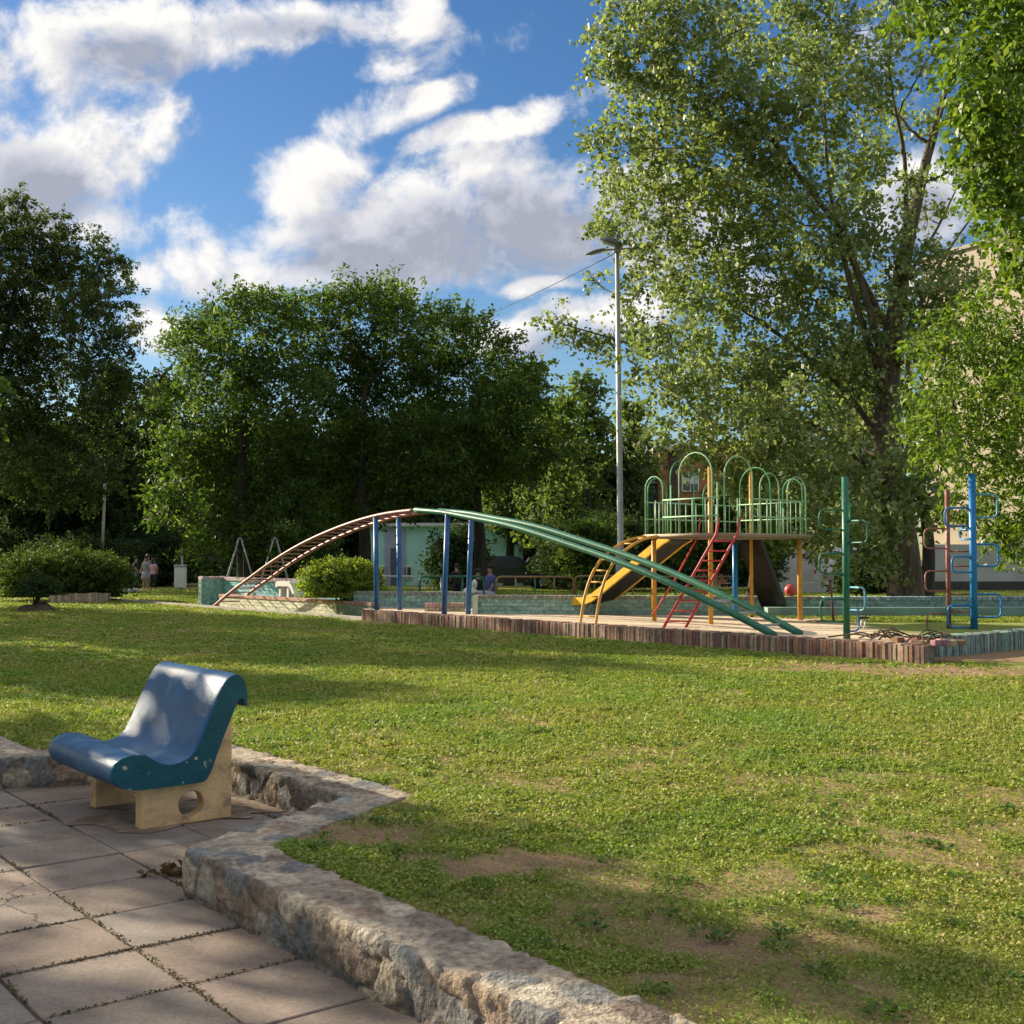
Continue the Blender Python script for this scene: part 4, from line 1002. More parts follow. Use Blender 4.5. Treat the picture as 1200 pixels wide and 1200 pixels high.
brickwall('turquoise_garden_wall', 'tall turquoise brick wall with pink coping behind the planter', W(15.1, 32.3), W(15.1, 25.2), LZ, 1.02, .25, turq, pinkc, 3, cap=.1, cat='garden wall')
brickwall('turquoise_garden_wall', 'pale turquoise end wall of the tall planter at far left', W(14.3, 32.45), W(15.2, 32.45), LZ, 1.04, .22, [(.30,.50,.42), (.26,.46,.40)], pinkc, 4, cap=.08, cat='garden wall')
brickwall('green_low_wall', 'low green wall with grey coping behind the four blue posts', (-3.7, 27.9), (-.85, 27.2), PZ-.1, .79, .24, gren, greyc, 5)
brickwall('green_low_wall', 'long low green wall with mossy brick coping behind the slide tower', (-.75, 24.6), (6.2, 23.7), PZ-.1, .80, .26, gren, greyc, 6)
brickwall('green_low_wall', 'turquoise low wall with blue-grey coping behind the climbing poles', (6.22, 23.68), (16.5, 23.4), PZ-.1, .80, .27, [(.34,.47,.42), (.38,.50,.45), (.29,.41,.37)], bluc, 7)
# kerb on the lawn running on from the brick edging
mb = MB(); mb.slab(W(13.72, 22.4), W(13.72, 46), LZ-.05, LZ+.07, .16); tag(mb.build('lawn_kerb', M_conc), 'pale concrete kerb running left across the lawn from the brick edging', 'kerb')
# ledge inside the turquoise wall
mb = MB(); mb.slab((5.0, 23.25), (16.3, 23.05), PZ-.02, .60, .4); tag(mb.build('wall_ledge', pm('ledge_paint', (.22,.34,.29), .8, .25, 3, .2, 30)), 'dull green step running along the foot of the turquoise wall', 'ledge')
# white pilaster and brick step
px_, py_, _ = P(557, 719, PZ); mb = MB(); mb.box((px_, py_, .60), (.11, .3, .38), 0, .01); tag(mb.build('white_pilaster', pm('pale_green_white', (.62,.68,.52), .7, .1)), 'short white pilaster at the left end of the long green wall', 'pilaster')
g = random.Random(4); mb = MB(); A = Vector((D(498,712,25.4)[0], 25.6, 0))
mb.c = (.3,.2,.15); mb.box((A.x+.42, A.y, PZ+.09), (.86, .24, .17))
for i in range(11):
    for r in range(2):
        mb.c = tuple(x*g.uniform(.85, 1.15) for x in g.choice([(.55,.36,.26), (.58,.44,.26), (.5,.3,.22)])); mb.box((A.x+.04+i*.077, A.y-.005, PZ+.04+r*.095), (.068, .27, .085), 0, .005)
tag(mb.build('brick_step', M_vcol, cols=True), 'small sunlit salmon brick step between the blue posts', 'step')
# hedge planter brick
soldier('brick_edging', 'low sunlit brick edging below the wide dark hedge', (D(58,700,35.6)[0], 35.7), (D(130,700,36.6)[0], 36.6), LZ-.02, .50, .2, [(.5,.36,.25), (.55,.42,.3), (.45,.3,.2)], 9, w=.1)
# white concrete bench in the planter
wt = thing('white_bench', 'small white concrete seat with sloping side in the planter before turquoise wall', 'bench', W(14.8, 27.9, .5), R(-51.4))
wb = MB(); wb.prism([(-.62,.30),(-.58,.42),(-.5,.46),(.16,.46),(.30,.36),(.58,.02),(.46,.02),(.22,.28),(.12,.33),(-.5,.33),(-.5,.30)], -.12, .16, lambda a, t, b: (a, t, b)); wb.build('seat_slab', M_white, wt)
for x in (-.42, .02):
    lb = MB(); lb.box((x, .02, .16), (.1, .2, .34), 0, .008); lb.build('leg', M_white, wt)

# ------------------------------------------------------------------ arch ladder
def build_arch():
    t = thing('arch_ladder', 'long low arched climbing ladder, red at left and green at right, on four blue posts', 'climbing frame', W(13.9, 20.4, PZ))
    B = Vector(t.location)
    prof = [(30.35,.25),(29.2,.70),(28.1,1.08),(26.8,1.52),(25.4,1.91),(24.0,2.21),(22.7,2.42),(21.6,2.53),(20.5,2.57),(19.5,2.49),(18.56,2.36),(17.7,2.24),(16.84,2.08),(15.65,1.81),(14.56,1.55),(13.55,1.27),(12.62,.97),(11.8,.69),(11.1,.43)]
    def zat(v):
        for (a, z1), (b, z2) in zip(prof, prof[1:]):
            if b <= v <= a: return z1+(z2-z1)*(a-v)/(a-b)
        return prof[0][1] if v > prof[0][0] else prof[-1][1]
    for k, u in enumerate((13.78, 14.38)):
        red = [Vector(W(u, v, z))-B for v, z in prof if v >= 20.4]; gr = [Vector(W(u, v, z))-B for v, z in prof if v <= 20.6]
        MB().tube(smoothline(red, 4), .043, 10).build('red_rail', M_tred, t, smooth=True)
        MB().tube(smoothline(gr, 4), .056, 10).build('green_rail', M_tgreen, t, smooth=True)
        for v in (22.0, 19.46):
            MB().tube([Vector(W(u, v+.0, PZ-.1))-B, Vector(W(u, v-.12*(1 if v < 20 else -.5), zat(v)-.03))-B], .055, 12).build('post', M_tblue, t, smooth=True)
    v = 30.0
    while v > 20.6:
        z = zat(v); MB().tube([Vector(W(13.78, v, z))-B, Vector(W(14.38, v, z))-B], .016, 6).build('rung', M_tred, t, smooth=True); v -= .34
    for v in (19.9, 12.4, 11.9, 11.45):
        z = zat(v); MB().tube([Vector(W(13.78, v, z))-B, Vector(W(14.38, v, z))-B], .02, 6).build('rung', M_galv, t, smooth=True)
build_arch()

# ------------------------------------------------------------------ slide tower
def build_tower():
    t = thing('slide_tower', 'play tower with pale green arched railings, yellow slide, red ladder and shaded metal slide', 'play tower', W(16.6, 14.5, PZ))
    B = Vector(t.location); DZ = 1.97
    def w(u, v, z): return Vector(W(u, v, z))-B
    U0, U1, V0, V1 = 15.4, 17.9, 13.6, 15.4
    mb = MB(); V_ = [w(U0,V0,DZ-.05), w(U1,V0,DZ-.05), w(U1,V1,DZ-.05), w(U0,V1,DZ-.05), w(U0,V0,DZ-.01), w(U1,V0,DZ-.01), w(U1,V1,DZ-.01), w(U0,V1,DZ-.01)]
    mb.add(V_, [(3,2,1,0),(4,5,6,7),(0,1,5,4),(1,2,6,5),(2,3,7,6),(3,0,4,7)]); mb.build('deck', M_deck, t)
    fr = MB(); c = [(U0,V0),(U1,V0),(U1,V1),(U0,V1)]
    for i in range(4): fr.tube([w(*c[i], DZ), w(*c[(i+1) % 4], DZ)], .032, 8)
    fr.build('deck_frame', M_deckf, t, smooth=True)
    for (u, v, z, m, r) in ((15.47,15.22,DZ,M_tyel,.045),(15.47,13.85,3.15,M_tyel,.042),(17.8,13.75,DZ,M_tyel,.048),(17.8,15.3,DZ,M_tblue2,.055),(17.95,15.02,3.25,M_tyel,.036)):
        MB().tube([w(u, v, PZ-.1), w(u, v, z)], r, 10).build('post', m, t, smooth=True)
    def arch(a, b, h, m=M_tpale, r=.012):
        a2, b2 = Vector(a), Vector(b); ww = ((a2[0]-b2[0])**2+(a2[1]-b2[1])**2)**.5; mid = (a2+b2)/2
        pts = [w(a[0], a[1], DZ), w(a[0], a[1], DZ+h-ww/2)]
        for k in range(1, 10):
            an = math.pi*k/10; q = mid+(a2-mid)*math.cos(an); pts.append(w(q[0], q[1], DZ+h-ww/2+ww/2*math.sin(an)))
        pts += [w(b[0], b[1], DZ+h-ww/2), w(b[0], b[1], DZ)]
        MB().tube(pts, r, 6).build('railing_arch', m, t, smooth=True)
    lo, hi = 1.08, 1.45
    arch((U0, 15.36), (U0, 14.92), lo); arch((U0, 14.52), (U0, 13.74), hi, r=.0135); 
    arch((15.55, V0), (16.30, V0), 1.38, r=.0135); arch((16.5, V0), (17.03, V0), 1.12); arch((17.27, V0), (17.80, V0), lo)
    arch((U1, 13.75), (U1, 14.2), lo, M_mgreen); arch((U1, 14.5), (U1, 15.25), 1.35, M_mgreen, .013)
    arch((15.5, V1), (16.0, V1), lo, M_mgreen); arch((16.1, V1), (16.75, V1), hi, M_mgreen, .013); arch((17.0, V1), (17.6, V1), lo, M_mgreen)
    rl = MB()
    for z in (DZ+.33, DZ+.64):
        rl.tube([w(U0, 14.92, z), w(U0, V0, z)], .016, 6)
        rl.tube([w(16.3, V0, z), w(17.8, V0, z)], .013, 6)
        rl.tube([w(U0, 15.36, z-.02), w(15.5, V1, z-.02), w(17.9, V1, z-.02), w(U1, 15.3, z-.02)], .012, 6)
        rl.tube([w(U1, 13.6, z), w(U1, 15.3, z)], .012, 6)
    for (u, v, zz) in ((U0,14.2,.64),(15.9,V0,.64),(16.7,V0,.64),(17.15,V0,.5),(17.4,V1,.64),(15.8,V1,.64),(U1,14.35,.64),(U0,14.72,.9),(U0,13.62,.9)): rl.tube([w(u, v, DZ), w(u, v, DZ+zz)], .013, 6)
    for q in range(1, 6): rl.tube([w(U0, V0+.3*q, DZ), w(U0, V0+.3*q, DZ+.64)], .008, 5); rl.tube([w(U1, V0+.3*q, DZ), w(U1, V0+.3*q, DZ+.64)], .008, 5)
    for q in range(1, 9): rl.tube([w(U0+.28*q, V0, DZ), w(U0+.28*q, V0, DZ+.64)], .008, 5); rl.tube([w(U0+.28*q, V1, DZ), w(U0+.28*q, V1, DZ+.64)], .008, 5)
    rl.build('handrail', M_tpale, t, smooth=True)
    # yellow arched ladder
    pr = [(13.95,.38),(14.05,.85),(14.20,1.24),(14.42,1.54),(14.68,1.73),(15.02,1.89),(15.42,1.97)]
    for v in (15.55, 15.15):
        vt = 15.36 if v > 15.3 else 15.05
        pts = [w(u, v+(vt-v)*((i/6)**2), z) for i, (u, z) in enumerate(pr)]
        MB().tube(smoothline(pts, 5), .026, 8).build('ladder_rail', M_tyel, t, smooth=True)
    for i, f in enumerate((.35, 1.1, 1.75, 2.35, 3.0, 3.8, 4.6, 5.4)):
        k = int(f); a = f-k; u = pr[k][0]*(1-a)+pr[k+1][0]*a; z = pr[k][1]*(1-a)+pr[k+1][1]*a; s = (f/6)**2
        MB().tube([w(u, 15.55-.19*s, z), w(u, 15.15-.1*s, z)], .014, 6).build('ladder_rung', M_tyel, t, smooth=True)
    # red straight ladder
    a0, a1 = (14.15, 13.72), (14.40, 13.46); b0, b1 = (15.36, 13.62), (15.60, 13.36)
    for a, b in ((a0, b0), (a1, b1)):
        MB().tube([w(*a, PZ-.02), w(*b, DZ), w(b[0]+.08, b[1], DZ+.30)], .024, 8).build('ladder_rail', M_lred, t, smooth=True)
    for k in range(9):
        f = (k+.6)/9.3; z = PZ+(DZ-PZ)*f
        MB().tube([w(a0[0]+(b0[0]-a0[0])*f, a0[1]+(b0[1]-a0[1])*f, z), w(a1[0]+(b1[0]-a1[0])*f, a1[1]+(b1[1]-a1[1])*f, z)], .014, 6).build('ladder_rung', M_lred, t, smooth=True)
    MB().tube([w(15.5, 14.75, 1.15), w(15.55, 14.2, DZ), w(15.6, 14.2, DZ+.3)], .016, 6).build('brace_bar', M_lred, t, smooth=True)
    MB().tube([w(15.3, 15.1, PZ+.1), w(15.5, 14.75, 1.15)], .016, 6).build('brace_bar', M_lred, t, smooth=True)
    # yellow slide towards +v
    sl = thing('slide', None, None); sl.parent = t
    for k in sl.keys(): pass
    line = [(15.42,1.93),(15.6,1.86),(17.55,.74),(17.8,.66),(18.15,.64)]
    def strip(u_a, u_b, z_off_a, z_off_b, th=.03):
        m = MB(); V = []; 
        for (v, z) in line:
            V += [w(u_a, v, z+z_off_a), w(u_b, v, z+z_off_b), w(u_b, v, z+z_off_b-th), w(u_a, v, z+z_off_a-th)]
        Fc = []
        for i in range(len(line)-1):
            for q in range(4): Fc.append((i*4+q, i*4+(q+1) % 4, (i+1)*4+(q+1) % 4, (i+1)*4+q))
        Fc += [(3,2,1,0), tuple(len(V)-4+q for q in range(4))]
        m.add(V, Fc); return m
    strip(16.12, 16.66, 0, 0).build('bed', M_metal, sl)  # bed toned dark to give the dark gap between the boards
    strip(16.06, 16.12, .12, .12, .16).build('side_board', M_syel, sl)
    strip(16.66, 16.72, .12, .12, .16).build('side_board', M_syel, sl)
    MB().tube([w(16.15, 17.8, PZ-.02), w(16.2, 17.7, .68)], .014, 6).build('support', M_galv, sl, smooth=True)
    # metal slide seen from beneath, its shade put into the dark colour
    a = (17.95, 15.08, 1.93); b = (18.8, 15.15, .56)
    d = Vector((b[0]-a[0], b[1]-a[1])).normalized(); nn = Vector((-d.y, d.x))*.25
    m = MB(); V = []
    for p in (a, b):
        for s in (1, -1):
            V += [w(p[0]+nn.x*s, p[1]+nn.y*s, p[2]), w(p[0]+nn.x*s, p[1]+nn.y*s, p[2]-.04)]
    # verts: a+ top, a+ bot, a- top, a- bot, b+ top ...
    m.add(V, [(0,2,6,4),(1,5,7,3),(0,4,5,1),(2,3,7,6),(0,1,3,2),(4,6,7,5)]); 
    dk = thing('slide', None, None); dk.parent = t
    m.build('bed', M_metal, dk)
    for s in (1, -1):
        q = MB(); o = nn*s
        V = [w(a[0]+o.x, a[1]+o.y, a[2]-.06), w(b[0]+o.x, b[1]+o.y, b[2]-.06), w(b[0]+o.x, b[1]+o.y, b[2]+.13), w(a[0]+o.x, a[1]+o.y, a[2]+.13)]
        o2 = nn*s*1.1; V += [w(a[0]+o2.x, a[1]+o2.y, a[2]-.06), w(b[0]+o2.x, b[1]+o2.y, b[2]-.06), w(b[0]+o2.x, b[1]+o2.y, b[2]+.13), w(a[0]+o2.x, a[1]+o2.y, a[2]+.13)]
        q.add(V, [(0,1,2,3),(7,6,5,4),(0,4,5,1),(1,5,6,2),(2,6,7,3),(3,7,4,0)]); q.build('side_board', M_metal, dk)
        MB().tube([w(b[0]-.2+o.x, b[1]+o.y, PZ-.02), w(b[0]-.25+o.x, b[1]+o.y, b[2]+.02)], .016, 6).build('support', M_galv, dk, smooth=True)
build_tower()

# ------------------------------------------------------------------ loop climbing poles
def loop_pole(label, x, y, z0, z1, r, m, loops, lr=.016, lm=None):
    t = thing('climbing_pole', label, 'climbing pole', (x, y, z0)); 
    MB().tube([(0, 0, -.05), (0, 0, z1-z0)], r, 14).build('pole', m, t, smooth=True)
    for (ang, ext, za, zb, *mm) in loops:
        c, s = math.cos(R(ang)), math.sin(R(ang)); k = min(.07, (za-zb)/2*.7)
        pr = [(0, za), (ext-k, za), (ext-k*.3, za-k*.3), (ext, za-k), (ext, zb+k), (ext-k*.3, zb+k*.3), (ext-k, zb), (0, zb)]
        MB().tube([(c*a, s*a, z-z0) for a, z in pr], lr, 8).build('loop', mm[0] if mm else (lm or m), t, smooth=True)
gx, gy, _ = P(991, 748, PZ)
loop_pole('green climbing pole with bent tube loops near the broken brick corner', gx, gy, PZ, 2.72, .05, M_tgreen,
          [(65,.38,2.42,2.12,M_mgreen),(-55,.38,2.09,1.78),(68,.38,1.77,1.48),(-62,.36,1.15,.83,M_tcyan),(180,.37,2.25,1.97),(176,.37,1.63,1.34),(182,.37,.98,.66),(40,.3,.80,.52,M_tblue)], lr=.014)
def zz(Y): return 1.55+(655-(520+Y/4.286))*.01377
bx_, by_, _ = P(1140, 735, .45)
loop_pole('thick bright blue climbing pole with square loops at the right', bx_, by_, PZ, 2.92, .058, M_tblue2,
          [(0,.40,zz(255),zz(370),M_tcyan),(2,.41,zz(505),zz(615)),(-2,.43,zz(755),zz(870)),(165,.42,zz(322),zz(415)),(200,.42,zz(568),zz(645)),(170,.40,zz(812),zz(922)),(100,.38,zz(430),zz(480))], lr=.017)
rx_, ry_, _ = P(1120, 735.5, .45)
loop_pole('thinner rusty red climbing pole left of the blue one', rx_, ry_+.35, PZ, 2.68, .038, M_tred,
          [(180,.38,zz(425),zz(525)),(178,.37,zz(640),zz(742)),(183,.36,zz(855),zz(945)),(0,.40,zz(318),zz(410)),(3,.42,zz(540),zz(615)),(0,.42,zz(758),zz(845))], lr=.014)
# small spring stool behind the green pole
s0 = P(1009, 737, PZ); st = thing('spring_stool', 'tiny stool with splayed white legs behind the green climbing pole', 'stool', s0)
for a, b in (((-.07,0,0), (-.02,0,.17)), ((.03,0,0), (.07,.02,.17)), ((0,.1,0), (.02,.06,.17))): MB().tube([a, b], .012, 6).build('leg', M_white, st, smooth=True)
MB().box((.02, .03, .185), (.16, .12, .03), 0, .006).build('seat', M_cblack, st)
q = P(976, 729, PZ); tp_ = thing('rusty_post', 'thin dark red post with a small grey bracket left of the green pole', 'post', q)
MB().tube([(0, 0, -.02), (-.06, 0, .75)], .02, 8).build('pole', pm('maroon_paint', (.16,.05,.05), .6), tp_, smooth=True)
MB().box((-.06, 0, .80), (.12, .08, .1), 0, .01).build('bracket', M_lampg, tp_)
# red ball
rb = D(927, 690, 23.65); mb = MB(); mb.ball((rb[0], 23.75, .80+.12), .12, 20, 12); tag(mb.build('ball', M_redp, smooth=True), 'scuffed red ball resting on the wall coping behind the yellow post', 'ball')

# ------------------------------------------------------------------ tube barriers behind the wall
def barrier(label, xa, xb, Y, h, m, m2, n):
    t = thing('tube_barrier', label, 'barrier', (xa, Y, LZ), 0, 'low tube barriers behind the green wall'); L_ = xb-xa; r = .028
    pts = [(0, 0, -.02), (0, 0, h-.12), (.03, 0, h-.03), (.12, 0, h), (L_-.12, 0, h), (L_-.03, 0, h-.03), (L_, 0, h-.12), (L_, 0, -.02)]
    MB().tube(pts, r, 8).build('frame', m, t, smooth=True)
    for k in range(1, n+1): MB().tube([(L_*k/(n+1), 0, -.02), (L_*k/(n+1), 0, h)], .022, 8).build('upright', m2[k % len(m2)], t, smooth=True)
    MB().tube([(0, 0, .35), (L_, 0, .35)], .01, 6).build('wire', M_galv, t, smooth=True)
BY = 31.0
def bxp(px): return (px-CX)/F*BY
barrier('ochre tube barrier directly left of the yellow ladder', bxp(582), bxp(672), BY, .88, M_ochre, [M_tgreen, M_ochre], 3)
barrier('pale tube barrier behind the yellow slide', bxp(674), bxp(764), BY+.05, .90, M_ochre, [M_tgreen, M_ochre], 3)
barrier('tube barrier behind the red ladder of the tower', bxp(768), bxp(862), BY, .88, M_ochre, [M_tgreen, M_mgreen], 3)
barrier('grey-blue tube barrier behind the right pair of blue posts', bxp(492), bxp(567), BY, .89, M_tgreen, [M_tgreen, M_galv], 2)
barrier('grey-blue tube barrier behind the left pair of blue posts', bxp(425), bxp(488), BY, .89, M_galv, [M_galv, M_tgreen], 2)

# ------------------------------------------------------------------ lamp posts, pole, wire, swings
LY = 31.3
lx = D(727, 700, LY)[0]
lp = thing('lamp_post', 'tall grey steel lamp post with three lamp arms behind the yellow slide', 'lamp post', (lx, LY, LZ))
topz = D(724, 288, LY)[2]-LZ
MB().tube([(0, 0, -.1), (0, 0, 1.6), (0, 0, 1.62), (-.02, 0, 5), (-.06, 0, topz)], [.115, .11, .085, .075, .055], 14).build('pole', M_galv, lp, smooth=True)
MB().tube([(0, 0, -.05), (0, 0, 1.5)], .13, 14).build('base_sleeve', pm('grey_blue_paint', (.22,.26,.30), .6), lp, smooth=True)
def head(c, L_, w, h, rz, tilt, m=M_lampg):
    mb = MB(); n = 10; V = []; Fc = []
    for i in range(n+1):
        t = i/n; s = math.sin(math.pi*min(1, .12+.88*t))**.6 if t < 1 else .35
        for k in range(8):
            a = 2*math.pi*k/8; V.append(Vector(((t-.0)*L_, w*s*math.cos(a), h*s*math.sin(a)*(1 if math.sin(a) > 0 else .45))))
    M = Matrix.Translation(c) @ Matrix.Rotation(rz, 4, 'Z') @ Matrix.Rotation(-tilt, 4, 'Y')
    V = [M @ v for v in V]
    for i in range(n):
        for k in range(8): Fc.append((i*8+k, i*8+(k+1) % 8, (i+1)*8+(k+1) % 8, (i+1)*8+k))
    Fc += [tuple(range(7, -1, -1)), tuple(n*8+k for k in range(8))]
    o = mb.add(V, Fc).build('lamp_head', m, lp, smooth=True)
    V2 = [M @ Vector(((.2+.6*a)*L_, b*w*.6, -h*.47)) for a, b in ((0,-1),(1,-1),(1,1),(0,1))]
    V2 += [M @ Vector(((.2+.6*a)*L_, b*w*.6, -h*.40)) for a, b in ((0,-1),(1,-1),(1,1),(0,1))]
    MB().add(V2, [(3,2,1,0),(4,5,6,7),(0,1,5,4),(1,2,6,5),(2,3,7,6),(3,0,4,7)]).build('lens', M_lens, o)
tz = topz
MB().tube([(-.06,0,tz-.02),(-.35,-.1,tz-.06),(-.5,-.15,tz-.1)], .03, 8).build('arm', M_galv, lp, smooth=True)
MB().tube([(-.06,0,tz-.02),(.35,.1,tz+.03),(.5,.1,tz+.04)], .03, 8).build('arm', M_galv, lp, smooth=True)
MB().tube([(-.06,0,tz-.05),(-.12,-.2,tz+.05),(-.1,-.3,tz+.1)], .03, 8).build('arm', M_galv, lp, smooth=True)
head((-.38,-.1,tz-.06), .55, .14, .07, R(180), R(-14)); head((.36,.1,tz+.04), .75, .15, .07, R(5), R(2)); head((.02,-.25,tz+.0), .62, .2, .14, R(172), R(22))
MB().box((-.06, 0, tz-.02), (.2, .16, .16), 0, .02).build('bracket', M_galv, lp)
lpx = D(119, 650, 55)
sp_ = thing('light_pole', 'thin pale concrete pole rising behind the wide hedge at left', 'pole', (lpx[0], 55, LZ))
MB().tube([(0, 0, -.1), (D(123,540,55)[0]-lpx[0], 0, D(123,540,55)[2]-LZ)], [.075, .055], 10).build('pole', M_conc, sp_, smooth=True)
tt_ = Vector((D(123,540,55)[0]-lpx[0], 0, D(123,540,55)[2]-LZ)); MB().ball(tuple(tt_+Vector((.02, 0, .12))), (.13, .13, .2)).build('lamp_shade', pm('green_lamp', (.08,.25,.2), .5), sp_, smooth=True)
a = Vector(D(520, 378, 80)); b = Vector(D(725, 292, 33.2)); e = b
def cat(a, b, sag, n=24): return [a.lerp(b, i/n)+Vector((0, 0, -sag*4*(i/n)*(1-i/n))) for i in range(n+1)]
a2 = a+(a-b)*.6
tag(MB().tube(cat(a2, e, .5), .014, 5).build('power_cable', M_rubber, smooth=True), 'thin dark cable sloping across the sky behind the lamp post', 'cable')
# swing frames: pairs of A legs with top bar
def swing(px, Y, w, lb):
    x0 = D(px, 660, Y)[0]; h = CH+(HY-631)/F*Y-LZ; t = thing('swing_frame', lb, 'swing', (x0, Y, LZ), R(12), 'swing frames behind the turquoise wall')
    for yy in (-w/2, w/2):
        for s in (-1, 1): MB().tube([(s*.62, yy, -.02), (s*.03, yy, h)], .025, 8).build('leg', M_galv, t, smooth=True)
    MB().tube([(0, -w/2-.08, h), (0, w/2+.08, h)], .028, 8).build('top_bar', M_galv, t, smooth=True)
    for yy in (-w*.22, w*.22):
        for s in (-.1, .1): MB().tube([(s, yy, h), (s, yy, .5)], .006, 5).build('chain', M_galv, t)
        MB().box((0, yy, .49), (.26, .16, .03), 0, .005).build('seat', M_cblack, t)
swing(282, 37.5, 1.6, 'pale swing frame left of the red ladder top'); swing(322, 37, 1.6, 'pale swing frame behind the middle of the red ladder'); 

# ------------------------------------------------------------------ buildings
def window(t, x, y, z, w, h, fm, depth=.06, bars=0, shutter=0):
    f = MB(); th = .06
    for (cx_, cz_, sx_, sz_) in ((0, h/2, w, th), (0, -h/2, w, th), (-w/2, 0, th, h-th), (w/2, 0, th, h-th), (0, 0, .04, h-th)): f.box((x+cx_, y-.03, z+cz_), (sx_, .1, sz_))
    fo = f.build('window', fm, t)
    MB().box((x, y+.0, z), (w-.02, .04, h-.02)).build('pane', M_glass, fo)
    if shutter: MB().box((x, y-.035, z+h*(.5-shutter/2)), (w-.08, .05, h*shutter)).build('shutter', M_white, fo)
    if bars:
        g_ = MB()
        for k in range(bars): g_.tube([(x-w/2+(k+.5)*w/bars, y-.12, z-h/2), (x-w/2+(k+.5)*w/bars, y-.12, z+h/2)], .012, 5)
        g_.build('bars', M_galv, fo)
# turquoise building
BYt = 60.0
x0, x1 = D(425,0,BYt)[0], D(612,0,BYt)[0]; zt = D(600,617,BYt)[2]
tb_ = thing('turquoise_building', 'single storey turquoise building with flat white roof edge behind the blue posts', 'building', ((x0+x1)/2, BYt, LZ))
mx_ = (x0+x1)/2
MB().box((0, 3, (zt-LZ)/2), (x1-x0, 6, zt-LZ)).build('wall', M_turq, tb_)
MB().box((0, 2.9, zt-LZ+.09), (x1-x0+.4, 6.5, .17)).build('roof', M_white, tb_)
MB().box((x1-mx_-.08, -.03, (zt-LZ)/2), (.24, .1, zt-LZ-.01)).build('corner_post', pm('pale_turquoise', (.28,.52,.48), .8), tb_)
MB().box((D(463,0,BYt)[0]-mx_, -.05, (zt-LZ)/2-.05), (1.0, .12, zt-LZ-.12)).build('porch_panel', M_lilac, tb_)
for px, w_ in ((451,.34),(477,.5)): window(tb_, D(px,0,BYt)[0]-mx_, -.02, D(0,671,BYt)[2]-LZ, w_, .6, M_white, bars=4)
dd = MB().box((D(464,0,BYt)[0]-mx_, -.12, .95), (.5, .05, 1.9)).build('door', M_cjean, tb_); MB().ball((D(464,0,BYt)[0]-mx_+.18, -.17, .95), .035).build('handle', M_galv, dd)
# brick house behind the tower
HYb = 62.0
def hx_(px): return (px-CX)/F*HYb
hb = thing('brick_house', 'orange brick house with white shuttered window seen through the tower railings', 'house', (hx_(835), HYb, LZ)); hm = hx_(835)
ztop = D(0,528,HYb)[2]-LZ
MB().box((0, 4, ztop/2), (hx_(905)-hx_(782), 8, ztop)).build('wall', M_orange, hb)
MB().box((0, 3.9, ztop+.12), (hx_(905)-hx_(782)+.5, 8.7, .24)).build('roof', M_beige, hb)
MB().box((hx_(790)-hm, -.06, ztop/2), (.5, .12, ztop-.02)).build('pier', pm('dark_brown_paint', (.09,.06,.045), .8), hb)
window(hb, hx_(809)-hm, -.02, D(0,565,HYb)[2]-LZ, .85, .95, M_white, shutter=.6); window(hb, hx_(845)-hm, -.02, D(0,652,HYb)[2]-LZ, .9, 1.1, M_white)
window(hb, hx_(893)-hm, -.02, D(0,585,HYb)[2]-LZ, .9, 1.0, M_white)
gh = thing('grey_house', 'dark grey house with barred window left of the orange brick house', 'house', (hx_(755), HYb+1, LZ)); gm = hx_(755)
zt2 = D(0,540,HYb+1)[2]-LZ
MB().box((0, 4, zt2/2), (hx_(780)-hx_(728), 8, zt2)).build('wall', pm('dark_grey_render', (.11,.11,.11), .9), gh); MB().box((0, 3.9, zt2+.1), (hx_(780)-hx_(728)+.1, 8.6, .2)).build('roof', M_shadew, gh)
window(gh, hx_(764)-gm, -.02, D(0,556,HYb)[2]-LZ, 1.1, .75, M_white, bars=7)
# tall beige building at the right
KY = 66.0
def kx(px): return (px-CX)/F*KY
kb = thing('beige_building', 'tall plain beige building rising behind the trees at right', 'building', (26.4, 75, LZ), R(-58)); km = 0
mb = MB(); zL = 20.5; zR = 15.5
xa, xb = 0, 34
mb.add([(xa,0,0),(xb,0,0),(xb,12,0),(xa,12,0),(xa,0,zL),(xb,0,zR+5),(xb,12,zR+5),(xa,12,zL)], [(3,2,1,0),(4,5,6,7),(0,1,5,4),(1,2,6,5),(2,3,7,6),(3,0,4,7)]); mb.build('wall', M_beige, kb)
MB().add([(xa-.2,-.2,zL+.02),(xb+.2,-.2,zR+5.06),(xb+.2,12,zR+5.06),(xa-.2,12,zL+.02),(xa-.2,-.2,zL+.25),(xb+.2,-.2,zR+5.3),(xb+.2,12,zR+5.3),(xa-.2,12,zL+.25)], [(3,2,1,0),(4,5,6,7),(0,1,5,4),(1,2,6,5),(2,3,7,6),(3,0,4,7)]).build('parapet', M_conc, kb)
for r in range(3):
    for px in (14, 20, 26): window(kb, px, -.02, 6+r*3.3, 1.3, 1.4, M_white, shutter=.3)
